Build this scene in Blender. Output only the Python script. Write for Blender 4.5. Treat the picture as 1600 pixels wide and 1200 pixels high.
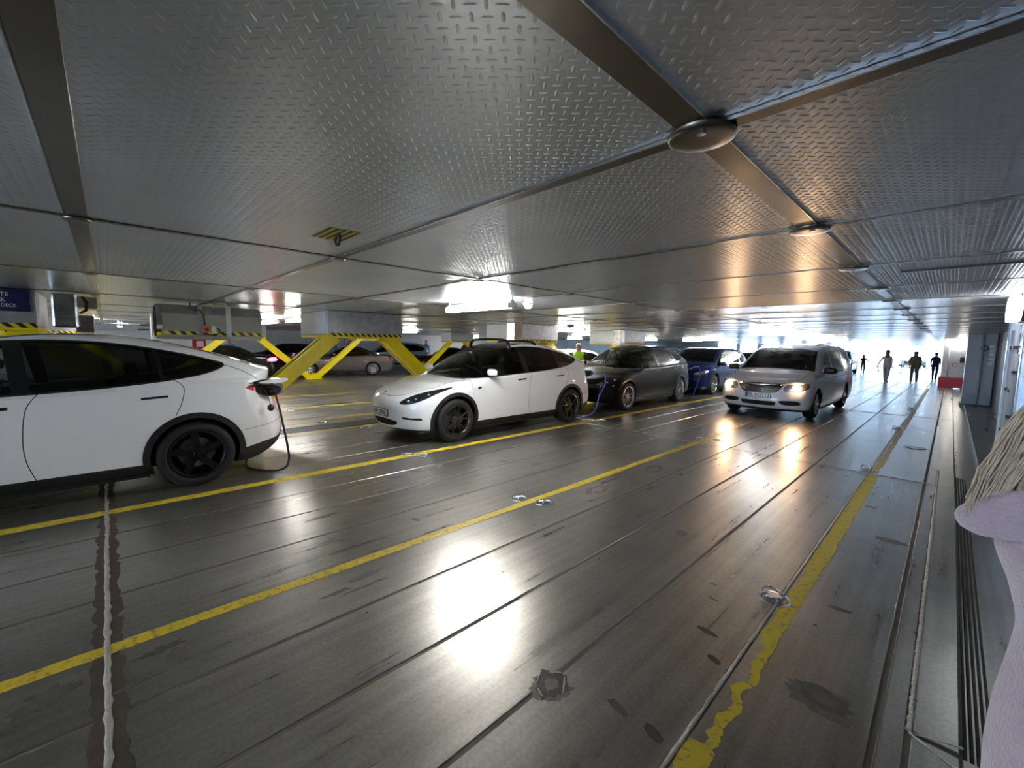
import bpy, bmesh, math, random
import numpy as np
from mathutils import Vector, Matrix, noise as mnoise

for _o in list(bpy.data.objects): bpy.data.objects.remove(_o)
SC = bpy.context.scene
COL = SC.collection
random.seed(7); RNG = np.random.default_rng(7)

# ------------------------------------------------------------------ camera
CAMH = 1.6
_VP1 = np.array([687.0, -49.0]); _VP2 = np.array([-635.0, -73.0])
FPX = math.sqrt(-float(_VP1 @ _VP2))
_d1 = np.array([_VP1[0], _VP1[1], FPX]); _d1 /= np.linalg.norm(_d1)
_d2 = np.array([_VP2[0], _VP2[1], FPX]); _d2 /= np.linalg.norm(_d2)
_X = -_d2; _Y = _d1; _U = np.cross(_X, _Y)
if _U[1] > 0: _U = -_U
CM = np.array([_X, _Y, _U])          # rows: world axes in camera (right, down, forward)
cd = bpy.data.cameras.new('camera'); cam = bpy.data.objects.new('camera', cd); COL.objects.link(cam)
cd.sensor_width = 36.0; cd.lens = FPX / 1600 * 36.0; cd.clip_start = 0.05; cd.clip_end = 500
_r, _dn, _f = CM[:, 0], CM[:, 1], CM[:, 2]
cam.matrix_world = Matrix(((_r[0], -_dn[0], -_f[0], 0), (_r[1], -_dn[1], -_f[1], 0), (_r[2], -_dn[2], -_f[2], CAMH), (0, 0, 0, 1)))
SC.camera = cam

# ------------------------------------------------------------------ world, sun, exposure
SC.view_settings.view_transform = 'Standard'; SC.view_settings.look = 'None'
SC.view_settings.gamma = 1.0; SC.view_settings.use_curve_mapping = False
SC.view_settings.exposure = 1.4
W = bpy.data.worlds.new('world'); SC.world = W; W.use_nodes = True
bg = W.node_tree.nodes['Background']; bg.inputs[0].default_value = (0.48, 0.70, 1.0, 1); bg.inputs[1].default_value = 7.5
sd = bpy.data.lights.new('sun', 'SUN'); sd.energy = 2.5; sd.angle = 0.02; sd.color = (1.0, 0.95, 0.87)
sun = bpy.data.objects.new('sun', sd); COL.objects.link(sun)
sun.rotation_euler = (math.radians(-48), 0, math.radians(14)); sun.location = (-8, 70, 30)
LAMP = 66.0     # strength of the fluorescent tubes

# ------------------------------------------------------------------ materials
MATS = {}
def nmat(name):
    m = bpy.data.materials.new(name); m.use_nodes = True; MATS[name] = m
    nt = m.node_tree; b = nt.nodes['Principled BSDF']
    return m, nt, b
def N(nt, typ, **kw):
    n = nt.nodes.new(typ)
    for k, v in kw.items():
        if k.startswith('i_'):
            k = k[2:]; k = int(k) if k.isdigit() else k.replace('_', ' ')
            n.inputs[k].default_value = v
        else: setattr(n, k, v)
    return n
def LK(nt, a, b): nt.links.new(a, b)
def math_n(nt, op, a, b=None, c=None):
    n = nt.nodes.new('ShaderNodeMath'); n.operation = op
    for i, v in enumerate((a, b, c)):
        if v is None: continue
        if isinstance(v, (int, float)): n.inputs[i].default_value = v
        else: nt.links.new(v, n.inputs[i])
    return n.outputs[0]
def srgb(r, g, b):
    f = lambda c: (c / 255) / 12.92 if c / 255 <= 0.04045 else ((c / 255 + 0.055) / 1.055) ** 2.4
    return (f(r), f(g), f(b), 1)
def pm(name, col, rough=0.5, metal=0.0, spec=0.5, coat=0.0, vary=0.06, scale=9.0, bump=0.0, bscale=60.0, sheen=0.0):
    """plain procedural material: principled with a little noise in colour and roughness"""
    m, nt, b = nmat(name)
    tc = N(nt, 'ShaderNodeTexCoord'); no = N(nt, 'ShaderNodeTexNoise', i_Scale=scale, i_Detail=4.0)
    LK(nt, tc.outputs['Object'], no.inputs['Vector'])
    mx = N(nt, 'ShaderNodeMix', data_type='RGBA', blend_type='MULTIPLY')
    cr = N(nt, 'ShaderNodeValToRGB'); cr.color_ramp.elements[0].position = 0.3; cr.color_ramp.elements[1].position = 0.7
    v = 1 - vary * 2
    cr.color_ramp.elements[0].color = (v, v, v, 1)
    LK(nt, no.outputs['Fac'], cr.inputs[0]); mx.inputs[0].default_value = 1.0
    mx.inputs[6].default_value = col; LK(nt, cr.outputs[0], mx.inputs[7]); LK(nt, mx.outputs[2], b.inputs['Base Color'])
    b.inputs['Metallic'].default_value = metal; b.inputs['Specular IOR Level'].default_value = spec
    b.inputs['Coat Weight'].default_value = coat; b.inputs['Coat Roughness'].default_value = 0.04
    b.inputs['Sheen Weight'].default_value = sheen
    r = math_n(nt, 'MULTIPLY_ADD', no.outputs['Fac'], rough * 0.25, rough * 0.88); LK(nt, r, b.inputs['Roughness'])
    if bump > 0:
        n2 = N(nt, 'ShaderNodeTexNoise', i_Scale=bscale, i_Detail=3.0); LK(nt, tc.outputs['Object'], n2.inputs['Vector'])
        bp = N(nt, 'ShaderNodeBump', i_Strength=bump, i_Distance=0.01); LK(nt, n2.outputs['Fac'], bp.inputs['Height'])
        LK(nt, bp.outputs[0], b.inputs['Normal'])
    return m
def emit(name, col, strength):
    m, nt, b = nmat(name)
    b.inputs['Base Color'].default_value = col; b.inputs['Emission Color'].default_value = col
    b.inputs['Emission Strength'].default_value = strength
    return m
def glassy(name, tint, rough=0.02, ior=1.5):
    m, nt, b = nmat(name); nt.nodes.remove(b)
    out = [n for n in nt.nodes if n.type == 'OUTPUT_MATERIAL'][0]
    tr = N(nt, 'ShaderNodeBsdfTransparent', i_Color=(*tint, 1)); gl = N(nt, 'ShaderNodeBsdfGlossy', i_Roughness=rough)
    fr = N(nt, 'ShaderNodeFresnel', i_IOR=ior); mx = N(nt, 'ShaderNodeMixShader')
    LK(nt, fr.outputs[0], mx.inputs[0]); LK(nt, tr.outputs[0], mx.inputs[1]); LK(nt, gl.outputs[0], mx.inputs[2])
    LK(nt, mx.outputs[0], out.inputs['Surface'])
    return m

# deck floor: worn galvanised steel, brushed along the driving direction
def floor_mat(name, base, dark=0.75):
    m, nt, b = nmat(name)
    tc = N(nt, 'ShaderNodeNewGeometry'); pos = tc.outputs['Position']
    mp = N(nt, 'ShaderNodeMapping'); mp.inputs['Scale'].default_value = (14, 0.35, 1); LK(nt, pos, mp.inputs[0])
    st = N(nt, 'ShaderNodeTexNoise', i_Scale=1.0, i_Detail=5.0, i_Roughness=0.6); LK(nt, mp.outputs[0], st.inputs['Vector'])
    bl = N(nt, 'ShaderNodeTexNoise', i_Scale=1.3, i_Detail=6.0, i_Roughness=0.62); LK(nt, pos, bl.inputs['Vector'])
    fi = N(nt, 'ShaderNodeTexNoise', i_Scale=55.0, i_Detail=4.0); LK(nt, pos, fi.inputs['Vector'])
    r1 = N(nt, 'ShaderNodeValToRGB'); r1.color_ramp.elements[0].position = 0.30; r1.color_ramp.elements[1].position = 0.62
    r1.color_ramp.elements[0].color = (dark, dark, dark, 1); LK(nt, bl.outputs['Fac'], r1.inputs[0])
    r2 = N(nt, 'ShaderNodeValToRGB'); r2.color_ramp.elements[0].position = 0.32; r2.color_ramp.elements[1].position = 0.7
    r2.color_ramp.elements[0].color = (0.72, 0.72, 0.71, 1); LK(nt, st.outputs['Fac'], r2.inputs[0])
    r3 = N(nt, 'ShaderNodeValToRGB'); r3.color_ramp.elements[0].position = 0.35; r3.color_ramp.elements[1].position = 0.6
    r3.color_ramp.elements[0].color = (0.86, 0.86, 0.86, 1); LK(nt, fi.outputs['Fac'], r3.inputs[0])
    a = N(nt, 'ShaderNodeMix', data_type='RGBA', blend_type='MULTIPLY'); a.inputs[0].default_value = 1; a.inputs[6].default_value = base
    LK(nt, r1.outputs[0], a.inputs[7])
    c = N(nt, 'ShaderNodeMix', data_type='RGBA', blend_type='MULTIPLY'); c.inputs[0].default_value = 1
    LK(nt, a.outputs[2], c.inputs[6]); LK(nt, r2.outputs[0], c.inputs[7])
    d = N(nt, 'ShaderNodeMix', data_type='RGBA', blend_type='MULTIPLY'); d.inputs[0].default_value = 1
    LK(nt, c.outputs[2], d.inputs[6]); LK(nt, r3.outputs[0], d.inputs[7]); LK(nt, d.outputs[2], b.inputs['Base Color'])
    b.inputs['Metallic'].default_value = 0.82; b.inputs['Specular IOR Level'].default_value = 0.6
    rr = math_n(nt, 'MULTIPLY_ADD', st.outputs['Fac'], 0.20, 0.155)
    rr = math_n(nt, 'MULTIPLY_ADD', bl.outputs['Fac'], 0.10, rr)
    LK(nt, rr, b.inputs['Roughness'])
    # gentle buckling of the plates across the deck (the far reflections break into bands)
    wv = N(nt, 'ShaderNodeTexWave', i_Scale=0.24, i_Distortion=0.8, i_Detail=1.0); wv.bands_direction = 'Y'; LK(nt, pos, wv.inputs['Vector'])
    h = math_n(nt, 'MULTIPLY_ADD', wv.outputs['Fac'], 0.35, math_n(nt, 'MULTIPLY', st.outputs['Fac'], 0.008))
    bp = N(nt, 'ShaderNodeBump', i_Strength=0.25, i_Distance=0.012); LK(nt, h, bp.inputs['Height']); LK(nt, bp.outputs[0], b.inputs['Normal'])
    return m
floor_mat('deck_steel', srgb(182, 179, 172))
pm('seam_dark', srgb(114, 106, 97), 0.7, 0.2)
pm('weld_bead', srgb(200, 195, 184), 0.4, 0.3, vary=0.15, scale=40, bump=0.6, bscale=90)
pm('burnt_weld', srgb(88, 79, 68), 0.65, 0.2, vary=0.2, scale=20)
def yellow_paint(name, col, wear):
    m, nt, b = nmat(name)
    g = N(nt, 'ShaderNodeNewGeometry'); n1 = N(nt, 'ShaderNodeTexNoise', i_Scale=24.0, i_Detail=6.0, i_Roughness=0.7); LK(nt, g.outputs['Position'], n1.inputs['Vector'])
    cr = N(nt, 'ShaderNodeValToRGB'); cr.color_ramp.elements[0].position = wear; cr.color_ramp.elements[1].position = wear + 0.12
    cr.color_ramp.elements[0].color = srgb(126, 116, 74); cr.color_ramp.elements[1].color = col
    LK(nt, n1.outputs['Fac'], cr.inputs[0]); LK(nt, cr.outputs[0], b.inputs['Base Color']); b.inputs['Roughness'].default_value = 0.5
    bp = N(nt, 'ShaderNodeBump', i_Strength=0.5, i_Distance=0.004); LK(nt, n1.outputs['Fac'], bp.inputs['Height']); LK(nt, bp.outputs[0], b.inputs['Normal'])
    return m
yellow_paint('line_yellow', srgb(208, 184, 44), 0.36)
yellow_paint('line_yellow_worn', srgb(204, 182, 36), 0.34)
pm('strut_yellow', srgb(236, 214, 10), 0.38, 0.0, 0.5, vary=0.05)
pm('stain', srgb(98, 94, 87), 0.55, 0.2, vary=0.2, scale=30)

# tread plate ceiling: raised ribs in a checker of two directions at 45 degrees to the deck
CELL = 0.0282
def tread_mat(name, base, bump, rough):
    m, nt, b = nmat(name)
    g = N(nt, 'ShaderNodeNewGeometry'); sp = N(nt, 'ShaderNodeSeparateXYZ'); LK(nt, g.outputs['Position'], sp.inputs[0])
    s = 0.70710678 / CELL
    p = math_n(nt, 'MULTIPLY', math_n(nt, 'ADD', sp.outputs[0], sp.outputs[1]), s)
    q = math_n(nt, 'MULTIPLY', math_n(nt, 'SUBTRACT', sp.outputs[1], sp.outputs[0]), s)
    if bump:
        par = math_n(nt, 'MODULO', math_n(nt, 'ABSOLUTE', math_n(nt, 'ADD', math_n(nt, 'FLOOR', p), math_n(nt, 'FLOOR', q))), 2.0)
        fp = math_n(nt, 'SUBTRACT', math_n(nt, 'FRACT', p), 0.5); fq = math_n(nt, 'SUBTRACT', math_n(nt, 'FRACT', q), 0.5)
        def rib(u, v):   # along u, across v
            du = math_n(nt, 'DIVIDE', math_n(nt, 'ABSOLUTE', u), 0.52); dv = math_n(nt, 'DIVIDE', math_n(nt, 'ABSOLUTE', v), 0.16)
            dd = math_n(nt, 'ADD', math_n(nt, 'MULTIPLY', du, du), math_n(nt, 'MULTIPLY', dv, dv))
            return math_n(nt, 'MAXIMUM', math_n(nt, 'SUBTRACT', 1.0, dd), 0.0)
        ra, rb = rib(fp, fq), rib(fq, fp)
        h = math_n(nt, 'ADD', math_n(nt, 'MULTIPLY', ra, par), math_n(nt, 'MULTIPLY', rb, math_n(nt, 'SUBTRACT', 1.0, par)))
    no = N(nt, 'ShaderNodeTexNoise', i_Scale=2.2, i_Detail=4.0, i_Roughness=0.55); LK(nt, g.outputs['Position'], no.inputs['Vector'])
    wv = N(nt, 'ShaderNodeTexNoise', i_Scale=1.6, i_Detail=0.5); LK(nt, g.outputs['Position'], wv.inputs['Vector'])
    fi = N(nt, 'ShaderNodeTexNoise', i_Scale=70.0, i_Detail=3.0); LK(nt, g.outputs['Position'], fi.inputs['Vector'])
    cr = N(nt, 'ShaderNodeValToRGB'); cr.color_ramp.elements[0].position = 0.3; cr.color_ramp.elements[1].position = 0.72
    cr.color_ramp.elements[0].color = tuple(c * 0.86 for c in base[:3]) + (1,); cr.color_ramp.elements[1].color = base
    LK(nt, no.outputs['Fac'], cr.inputs[0]); LK(nt, cr.outputs[0], b.inputs['Base Color'])
    b.inputs['Metallic'].default_value = 0.58
    LK(nt, math_n(nt, 'MULTIPLY_ADD', fi.outputs['Fac'], 0.03, rough), b.inputs['Roughness'])
    b1 = N(nt, 'ShaderNodeBump', i_Strength=0.12, i_Distance=0.05); LK(nt, wv.outputs['Fac'], b1.inputs['Height'])
    if bump:
        b2 = N(nt, 'ShaderNodeBump', i_Strength=1.0, i_Distance=0.0022); LK(nt, h, b2.inputs['Height']); LK(nt, b1.outputs[0], b2.inputs['Normal'])
        LK(nt, b2.outputs[0], b.inputs['Normal'])
    else: LK(nt, b1.outputs[0], b.inputs['Normal'])
    return m
tread_mat('tread_plate', srgb(214, 219, 228), False, 0.29)
tread_mat('tread_plate_far', srgb(214, 219, 228), True, 0.23)
pm('steel_strip', srgb(118, 113, 105), 0.30, 0.95, vary=0.12, scale=5, bump=0.1, bscale=9)
pm('steel_bright', srgb(214, 216, 220), 0.22, 1.0, vary=0.06)
pm('foil', srgb(205, 202, 196), 0.22, 1.0, vary=0.1, scale=6, bump=0.9, bscale=7)
pm('brushed_sheet', srgb(176, 176, 178), 0.42, 0.8, vary=0.14, scale=7, bump=0.25, bscale=6)
pm('white_paint', srgb(226, 230, 234), 0.4, vary=0.04)
pm('grey_paint', srgb(166, 172, 184), 0.4, vary=0.05)
pm('unit_grey', srgb(148, 148, 138), 0.5, vary=0.05)
pm('wall_white', srgb(214, 217, 222), 0.45, vary=0.05)
pm('wall_gloss', srgb(206, 220, 238), 0.16, 0.25, 0.7, vary=0.06, scale=5, bump=0.5, bscale=5)
pm('red_paint', srgb(176, 26, 44), 0.4, vary=0.06)
pm('black_plastic', srgb(20, 20, 22), 0.45, vary=0.03)
pm('black_matte', srgb(12, 12, 13), 0.8, vary=0.02)
pm('black_stripe', srgb(22, 20, 18), 0.45)
pm('stripe_yellow', srgb(222, 205, 36), 0.45)
pm('rubber', srgb(17, 17, 18), 0.75, vary=0.1, bump=0.2, bscale=120)
pm('sign_blue', srgb(12, 12, 66), 0.35, vary=0.03)
pm('letter_white', srgb(226, 226, 232), 0.5)
pm('letter_black', srgb(14, 14, 16), 0.5)
pm('plate_white', srgb(228, 232, 236), 0.35)
pm('plate_blue', srgb(24, 60, 150), 0.35)
pm('green_sign', srgb(12, 110, 70), 0.4)
pm('orange_plastic', srgb(214, 120, 40), 0.45)
pm('beige_plastic', srgb(214, 212, 200), 0.45)
pm('brass_grey', srgb(120, 120, 116), 0.35, 0.8)
pm('cable_black', srgb(16, 15, 16), 0.5)
pm('cable_blue', srgb(60, 96, 190), 0.4)
emit('tube_light', (1.0, 0.975, 0.92, 1), LAMP)
emit('dome_light', (1.0, 0.96, 0.86, 1), 9.0)
emit('wall_light', (0.93, 0.97, 1.0, 1), 5.0)
emit('headlamp_on', (1.0, 0.60, 0.30, 1), 45.0)
emit('tail_on', (1.0, 0.05, 0.12, 1), 6.0)
# car materials
def paint(name, col, metal=0.0, rough=0.4, coat=1.0): return pm(name, col, rough, metal, 0.12, coat, vary=0.01, scale=3)
paint('paint_white', srgb(236, 238, 242)); paint('paint_black', srgb(8, 8, 10), 0.0, .45, .5); paint('paint_blue', srgb(10, 28, 92), 0.3, 0.35)
paint('paint_silverwhite', srgb(212, 214, 220), 0.15); paint('paint_greybrown', srgb(98, 92, 88), 0.55, 0.35); paint('paint_lightblue', srgb(140, 164, 196), 0.2)
paint('paint_darkgrey', srgb(34, 35, 38), 0.3); paint('paint_charcoal', srgb(22, 24, 30), 0.2)
pm('trim_black', srgb(14, 14, 16), 0.3, vary=0.02); pm('cladding', srgb(22, 22, 25), 0.55, vary=0.05)
pm('chrome', srgb(214, 216, 220), 0.12, 1.0, vary=0.02); pm('under_dark', srgb(10, 10, 11), 0.85)
glassy('glass_tint', (0.10, 0.115, 0.11)); glassy('glass_clear', (0.42, 0.47, 0.45)); glassy('glass_lamp', (0.55, 0.56, 0.58))
pm('glass_dark', srgb(9, 10, 12), 0.06, 0.0, 0.5, 0.3, vary=0.02)
pm('interior', srgb(26, 26, 28), 0.75); pm('seat_dark', srgb(46, 46, 48), 0.6); pm('paper', srgb(206, 232, 226), 0.6)
pm('rim_black', srgb(22, 22, 25), 0.3, 0.4, vary=0.04); pm('rim_bronze', srgb(78, 76, 74), 0.28, 0.85); pm('rim_silver', srgb(196, 196, 200), 0.25, 0.9)
pm('rim_inner', srgb(8, 8, 9), 0.6); pm('brake_steel', srgb(150, 146, 138), 0.4, 0.8)
pm('lamp_dark', srgb(28, 29, 32), 0.25, 0.3); pm('lamp_red', srgb(150, 12, 22), 0.2, 0.0, 0.6, 0.8); pm('lamp_chrome', srgb(190, 192, 198), 0.2, 0.9)

# ------------------------------------------------------------------ object helpers
def link(o, parent=None):
    COL.objects.link(o)
    if parent is not None: o.parent = parent
    return o
def tag(o, label=None, cat=None, group=None, kind=None):
    if label: o['label'] = label
    if cat: o['category'] = cat
    if group: o['group'] = group
    if kind: o['kind'] = kind
    return o
def empty(name, loc=(0, 0, 0), rz=0.0, label=None, cat=None, group=None):
    o = bpy.data.objects.new(name, None); o.empty_display_size = 0.2
    o.location = loc; o.rotation_euler = (0, 0, rz); link(o)
    return tag(o, label, cat, group)
def mesh(name, V, Fc, mat, smooth=False, normals=None):
    me = bpy.data.meshes.new(name)
    V = np.asarray(V, float)
    if isinstance(Fc, np.ndarray):
        n, k = Fc.shape
        me.vertices.add(len(V)); me.vertices.foreach_set('co', V.ravel().astype(np.float32))
        me.loops.add(n * k); me.loops.foreach_set('vertex_index', Fc.ravel().astype(np.int32))
        me.polygons.add(n); me.polygons.foreach_set('loop_start', np.arange(0, n * k, k, dtype=np.int32))
        me.update(calc_edges=True); me.validate()
    else:
        me.from_pydata([tuple(v) for v in V], [], Fc); me.update()
    if smooth: me.polygons.foreach_set('use_smooth', [True] * len(me.polygons))
    if normals is not None and len(me.vertices) == len(normals): me.normals_split_custom_set_from_vertices([tuple(v) for v in normals])
    if mat is not None: me.materials.append(MATS[mat] if isinstance(mat, str) else mat)
    return me
def ob(name, me, parent=None, loc=(0, 0, 0), rot=(0, 0, 0), mat=None):
    o = bpy.data.objects.new(name, me); link(o, parent); o.location = loc; o.rotation_euler = rot
    if mat is not None:
        o.material_slots[0].link = 'OBJECT'; o.material_slots[0].material = MATS[mat]
    return o
class MB:
    """collects simple solids into one mesh"""
    def __init__(s): s.v = []; s.f = []
    def add(s, V, Fc):
        n = len(s.v); s.v += [tuple(map(float, p)) for p in V]; s.f += [tuple(i + n for i in q) for q in Fc]; return s
    def box(s, x0, x1, y0, y1, z0, z1, bev=0.0):
        if bev > 0:
            b = bev; xs = sorted((x0, x1)); ys = sorted((y0, y1)); zs = sorted((z0, z1))
            (x0, x1), (y0, y1), (z0, z1) = xs, ys, zs
            V = []
            for z, i in ((z0, b), (z0 + b, 0), (z1 - b, 0), (z1, b)):
                V += [(x0 + i + (b if not i else 0), y0 + i, z), (x1 - i - (b if not i else 0), y0 + i, z), (x1 - i, y0 + i + (b if not i else 0), z), (x1 - i, y1 - i - (b if not i else 0), z),
                      (x1 - i - (b if not i else 0), y1 - i, z), (x0 + i + (b if not i else 0), y1 - i, z), (x0 + i, y1 - i - (b if not i else 0), z), (x0 + i, y0 + i + (b if not i else 0), z)]
            Fc = [tuple(reversed(range(8))), tuple(range(24, 32))]
            for k in range(3):
                for j in range(8): Fc.append((k * 8 + j, k * 8 + (j + 1) % 8, k * 8 + 8 + (j + 1) % 8, k * 8 + 8 + j))
            return s.add(V, Fc)
        V = [(x0, y0, z0), (x1, y0, z0), (x1, y1, z0), (x0, y1, z0), (x0, y0, z1), (x1, y0, z1), (x1, y1, z1), (x0, y1, z1)]
        return s.add(V, [(3, 2, 1, 0), (4, 5, 6, 7), (0, 1, 5, 4), (1, 2, 6, 5), (2, 3, 7, 6), (3, 0, 4, 7)])
    def bar(s, a, b, w, h, up=(0, 0, 1), w2=None, h2=None):
        a = np.array(a, float); b = np.array(b, float); d = b - a; d /= np.linalg.norm(d)
        u = np.array(up, float); sx = np.cross(d, u); sx /= np.linalg.norm(sx); sy = np.cross(sx, d)
        V = []
        for p, ww, hh in ((a, w, h), (b, w2 or w, h2 or h)):
            for i, j in ((-1, -1), (1, -1), (1, 1), (-1, 1)): V.append(p + sx * ww / 2 * i + sy * hh / 2 * j)
        return s.add(V, [(3, 2, 1, 0), (4, 5, 6, 7), (0, 1, 5, 4), (1, 2, 6, 5), (2, 3, 7, 6), (3, 0, 4, 7)])
    def tube(s, pts, r, n=10, cap=True):
        pts = [np.array(p, float) for p in pts]; m = len(pts); V = []; prev = None
        rr = r if isinstance(r, (list, tuple, np.ndarray)) else [r] * m
        for i, p in enumerate(pts):
            d = pts[min(i + 1, m - 1)] - pts[max(i - 1, 0)]; d = d / (np.linalg.norm(d) + 1e-9)
            if prev is None:
                a = np.array((0, 0, 1.0)) if abs(d[2]) < 0.9 else np.array((1.0, 0, 0)); x = np.cross(d, a)
            else: x = prev - d * (prev @ d)
            x /= np.linalg.norm(x) + 1e-9; prev = x; y = np.cross(d, x)
            for k in range(n):
                t = 2 * math.pi * k / n; V.append(p + rr[i] * (x * math.cos(t) + y * math.sin(t)))
        Fc = [(i * n + k, i * n + (k + 1) % n, (i + 1) * n + (k + 1) % n, (i + 1) * n + k) for i in range(m - 1) for k in range(n)]
        if cap: Fc += [tuple(reversed(range(n))), tuple(range((m - 1) * n, m * n))]
        return s.add(V, Fc)
    def lathe(s, prof, n=24, axis='z', c=(0, 0, 0), cap=False):
        """prof: (radius, height) pairs, turned round the axis"""
        V = []; m = len(prof)
        for r, h in prof:
            for k in range(n):
                t = 2 * math.pi * k / n; a, b = r * math.cos(t), r * math.sin(t)
                p = (a, b, h) if axis == 'z' else (h, a, b) if axis == 'x' else (b, h, a)
                V.append((p[0] + c[0], p[1] + c[1], p[2] + c[2]))
        Fc = [(i * n + k, i * n + (k + 1) % n, (i + 1) * n + (k + 1) % n, (i + 1) * n + k) for i in range(m - 1) for k in range(n)]
        if cap: Fc += [tuple(reversed(range(n))), tuple(range((m - 1) * n, m * n))]
        return s.add(V, Fc)
    def prism(s, poly, z0, z1, plane='xy'):
        n = len(poly); V = []
        for z in (z0, z1):
            for a, b in poly: V.append((a, b, z) if plane == 'xy' else (a, z, b) if plane == 'xz' else (z, a, b))
        return s.add(V, [tuple(reversed(range(n))), tuple(range(n, 2 * n))] + [(i, (i + 1) % n, n + (i + 1) % n, n + i) for i in range(n)])
    def mesh(s, name, mat, smooth=False): 
        me = mesh(name, s.v, s.f, mat, smooth)
        bm = bmesh.new(); bm.from_mesh(me); bmesh.ops.recalc_face_normals(bm, faces=bm.faces); bm.to_mesh(me); bm.free()
        return me
    def build(s, name, mat, parent=None, smooth=False, loc=(0, 0, 0), rot=(0, 0, 0)):
        return ob(name, s.mesh(name, mat, smooth), parent, loc, rot)
def smooth_by_angle(o, ang=35):
    me = o.data; me.polygons.foreach_set('use_smooth', [True] * len(me.polygons))
    bm = bmesh.new(); bm.from_mesh(me)
    for e in bm.edges:
        if len(e.link_faces) == 2: e.smooth = e.calc_face_angle(0) < math.radians(ang)
    bm.to_mesh(me); bm.free(); return o
def text_mesh(name, txt, size, mat, extrude=0.001, bold=0.0, align='LEFT', width=None):
    cu = bpy.data.curves.new(name, 'FONT'); cu.body = txt; cu.size = size; cu.extrude = extrude; cu.offset = bold; cu.align_x = align; cu.align_y = 'CENTER'
    o = bpy.data.objects.new(name, cu); COL.objects.link(o)
    dg = bpy.context.evaluated_depsgraph_get(); dg.update()
    me = bpy.data.meshes.new_from_object(o.evaluated_get(dg)); bpy.data.objects.remove(o); bpy.data.curves.remove(cu)
    if width:
        xs = [v.co.x for v in me.vertices]; s = width / (max(xs) - min(xs))
        for v in me.vertices: v.co.x *= s
    me.name = name; me.materials.clear(); me.materials.append(MATS[mat]); return me
def copy_tree(o, parent=None, **kw):
    c = o.copy(); link(c); c.parent = parent
    for ch in o.children: copy_tree(ch, c)
    return c

# ================================================================== STRUCTURE
ZC = 2.178                                  # ceiling
# ---- deck floor
SEAM = [-0.64 - 0.57 * k for k in range(0, 47)]
ROWS = [-14.55, -7.30, -0.075, 7.15, 14.38, 21.6, 28.83, 36.05, 43.3, 50.5, 56.0]
fl = ob('floor', MB().box(-27.5, 0.16, -16, 56, -0.12, -0.004).mesh('floor', 'seam_dark')); tag(fl, kind='structure')
_pc = {}
def plate(x0, x1, y0, y1, z=0.0, parent=fl, name='deck_plate'):
    g = 0.011; w, l = round(x1 - x0 - 2 * g, 3), round(y1 - y0 - 0.012, 3)
    if (w, l) not in _pc: _pc[(w, l)] = MB().box(-w / 2, w / 2, -l / 2, l / 2, -0.012, 0, 0.003).mesh('deck_plate', 'deck_steel')
    return ob(name, _pc[(w, l)], parent, ((x0 + x1) / 2, (y0 + y1) / 2, z))
XE = [-0.10] + SEAM
far = MB()
for j in range(len(ROWS) - 1):
    for i in range(len(XE) - 1):
        x1, x0 = XE[i], XE[i + 1]; y0, y1 = ROWS[j], ROWS[j + 1]
        if x0 > -13.5 and -8 < y0 < 30: plate(x0, x1, y0, y1)
        else: far.box(x0 + .011, x1 - .011, y0 + .006, y1 - .006, -0.012, 0)
for j in range(len(ROWS) - 1):
    y0, y1 = ROWS[j], ROWS[j + 1]
    if j in (2, 3): continue
    plate(-0.10, 0.16, y0, y1)
plate(-0.10, 0.0, -0.075, 7.15); plate(-0.10, 0.0, 7.15, 8.09); plate(-0.10, 0.16, 8.09, 14.38)
plate(0.0, 0.16, 2.37, 7.15, 0.004); plate(0.0, 0.16, 7.15, 8.09, 0.004); plate(0.0, 0.16, -0.075, 2.36, 0.0)
o = far.build('deck_plate_far', 'deck_steel', fl); tag(o, kind='stuff')
# gutter along the ship's side
gut = ob('gutter', MB().box(0.16, 1.3, 2.37, 56, -0.14, -0.06).box(0.16, 1.3, -16, 2.36, -0.06, -0.002).box(0.40, 1.3, 8.1, 56, -0.06, -0.004).mesh('gutter', 'deck_steel')); tag(gut, kind='structure')
b = MB()
for i in range(5): b.box(0.165 + 0.02 * i, 0.175 + 0.02 * i, 2.4, 8.0, -0.06, -0.035 - 0.004 * i)
b.build('gutter_ribs', 'burnt_weld', gut)

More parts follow.
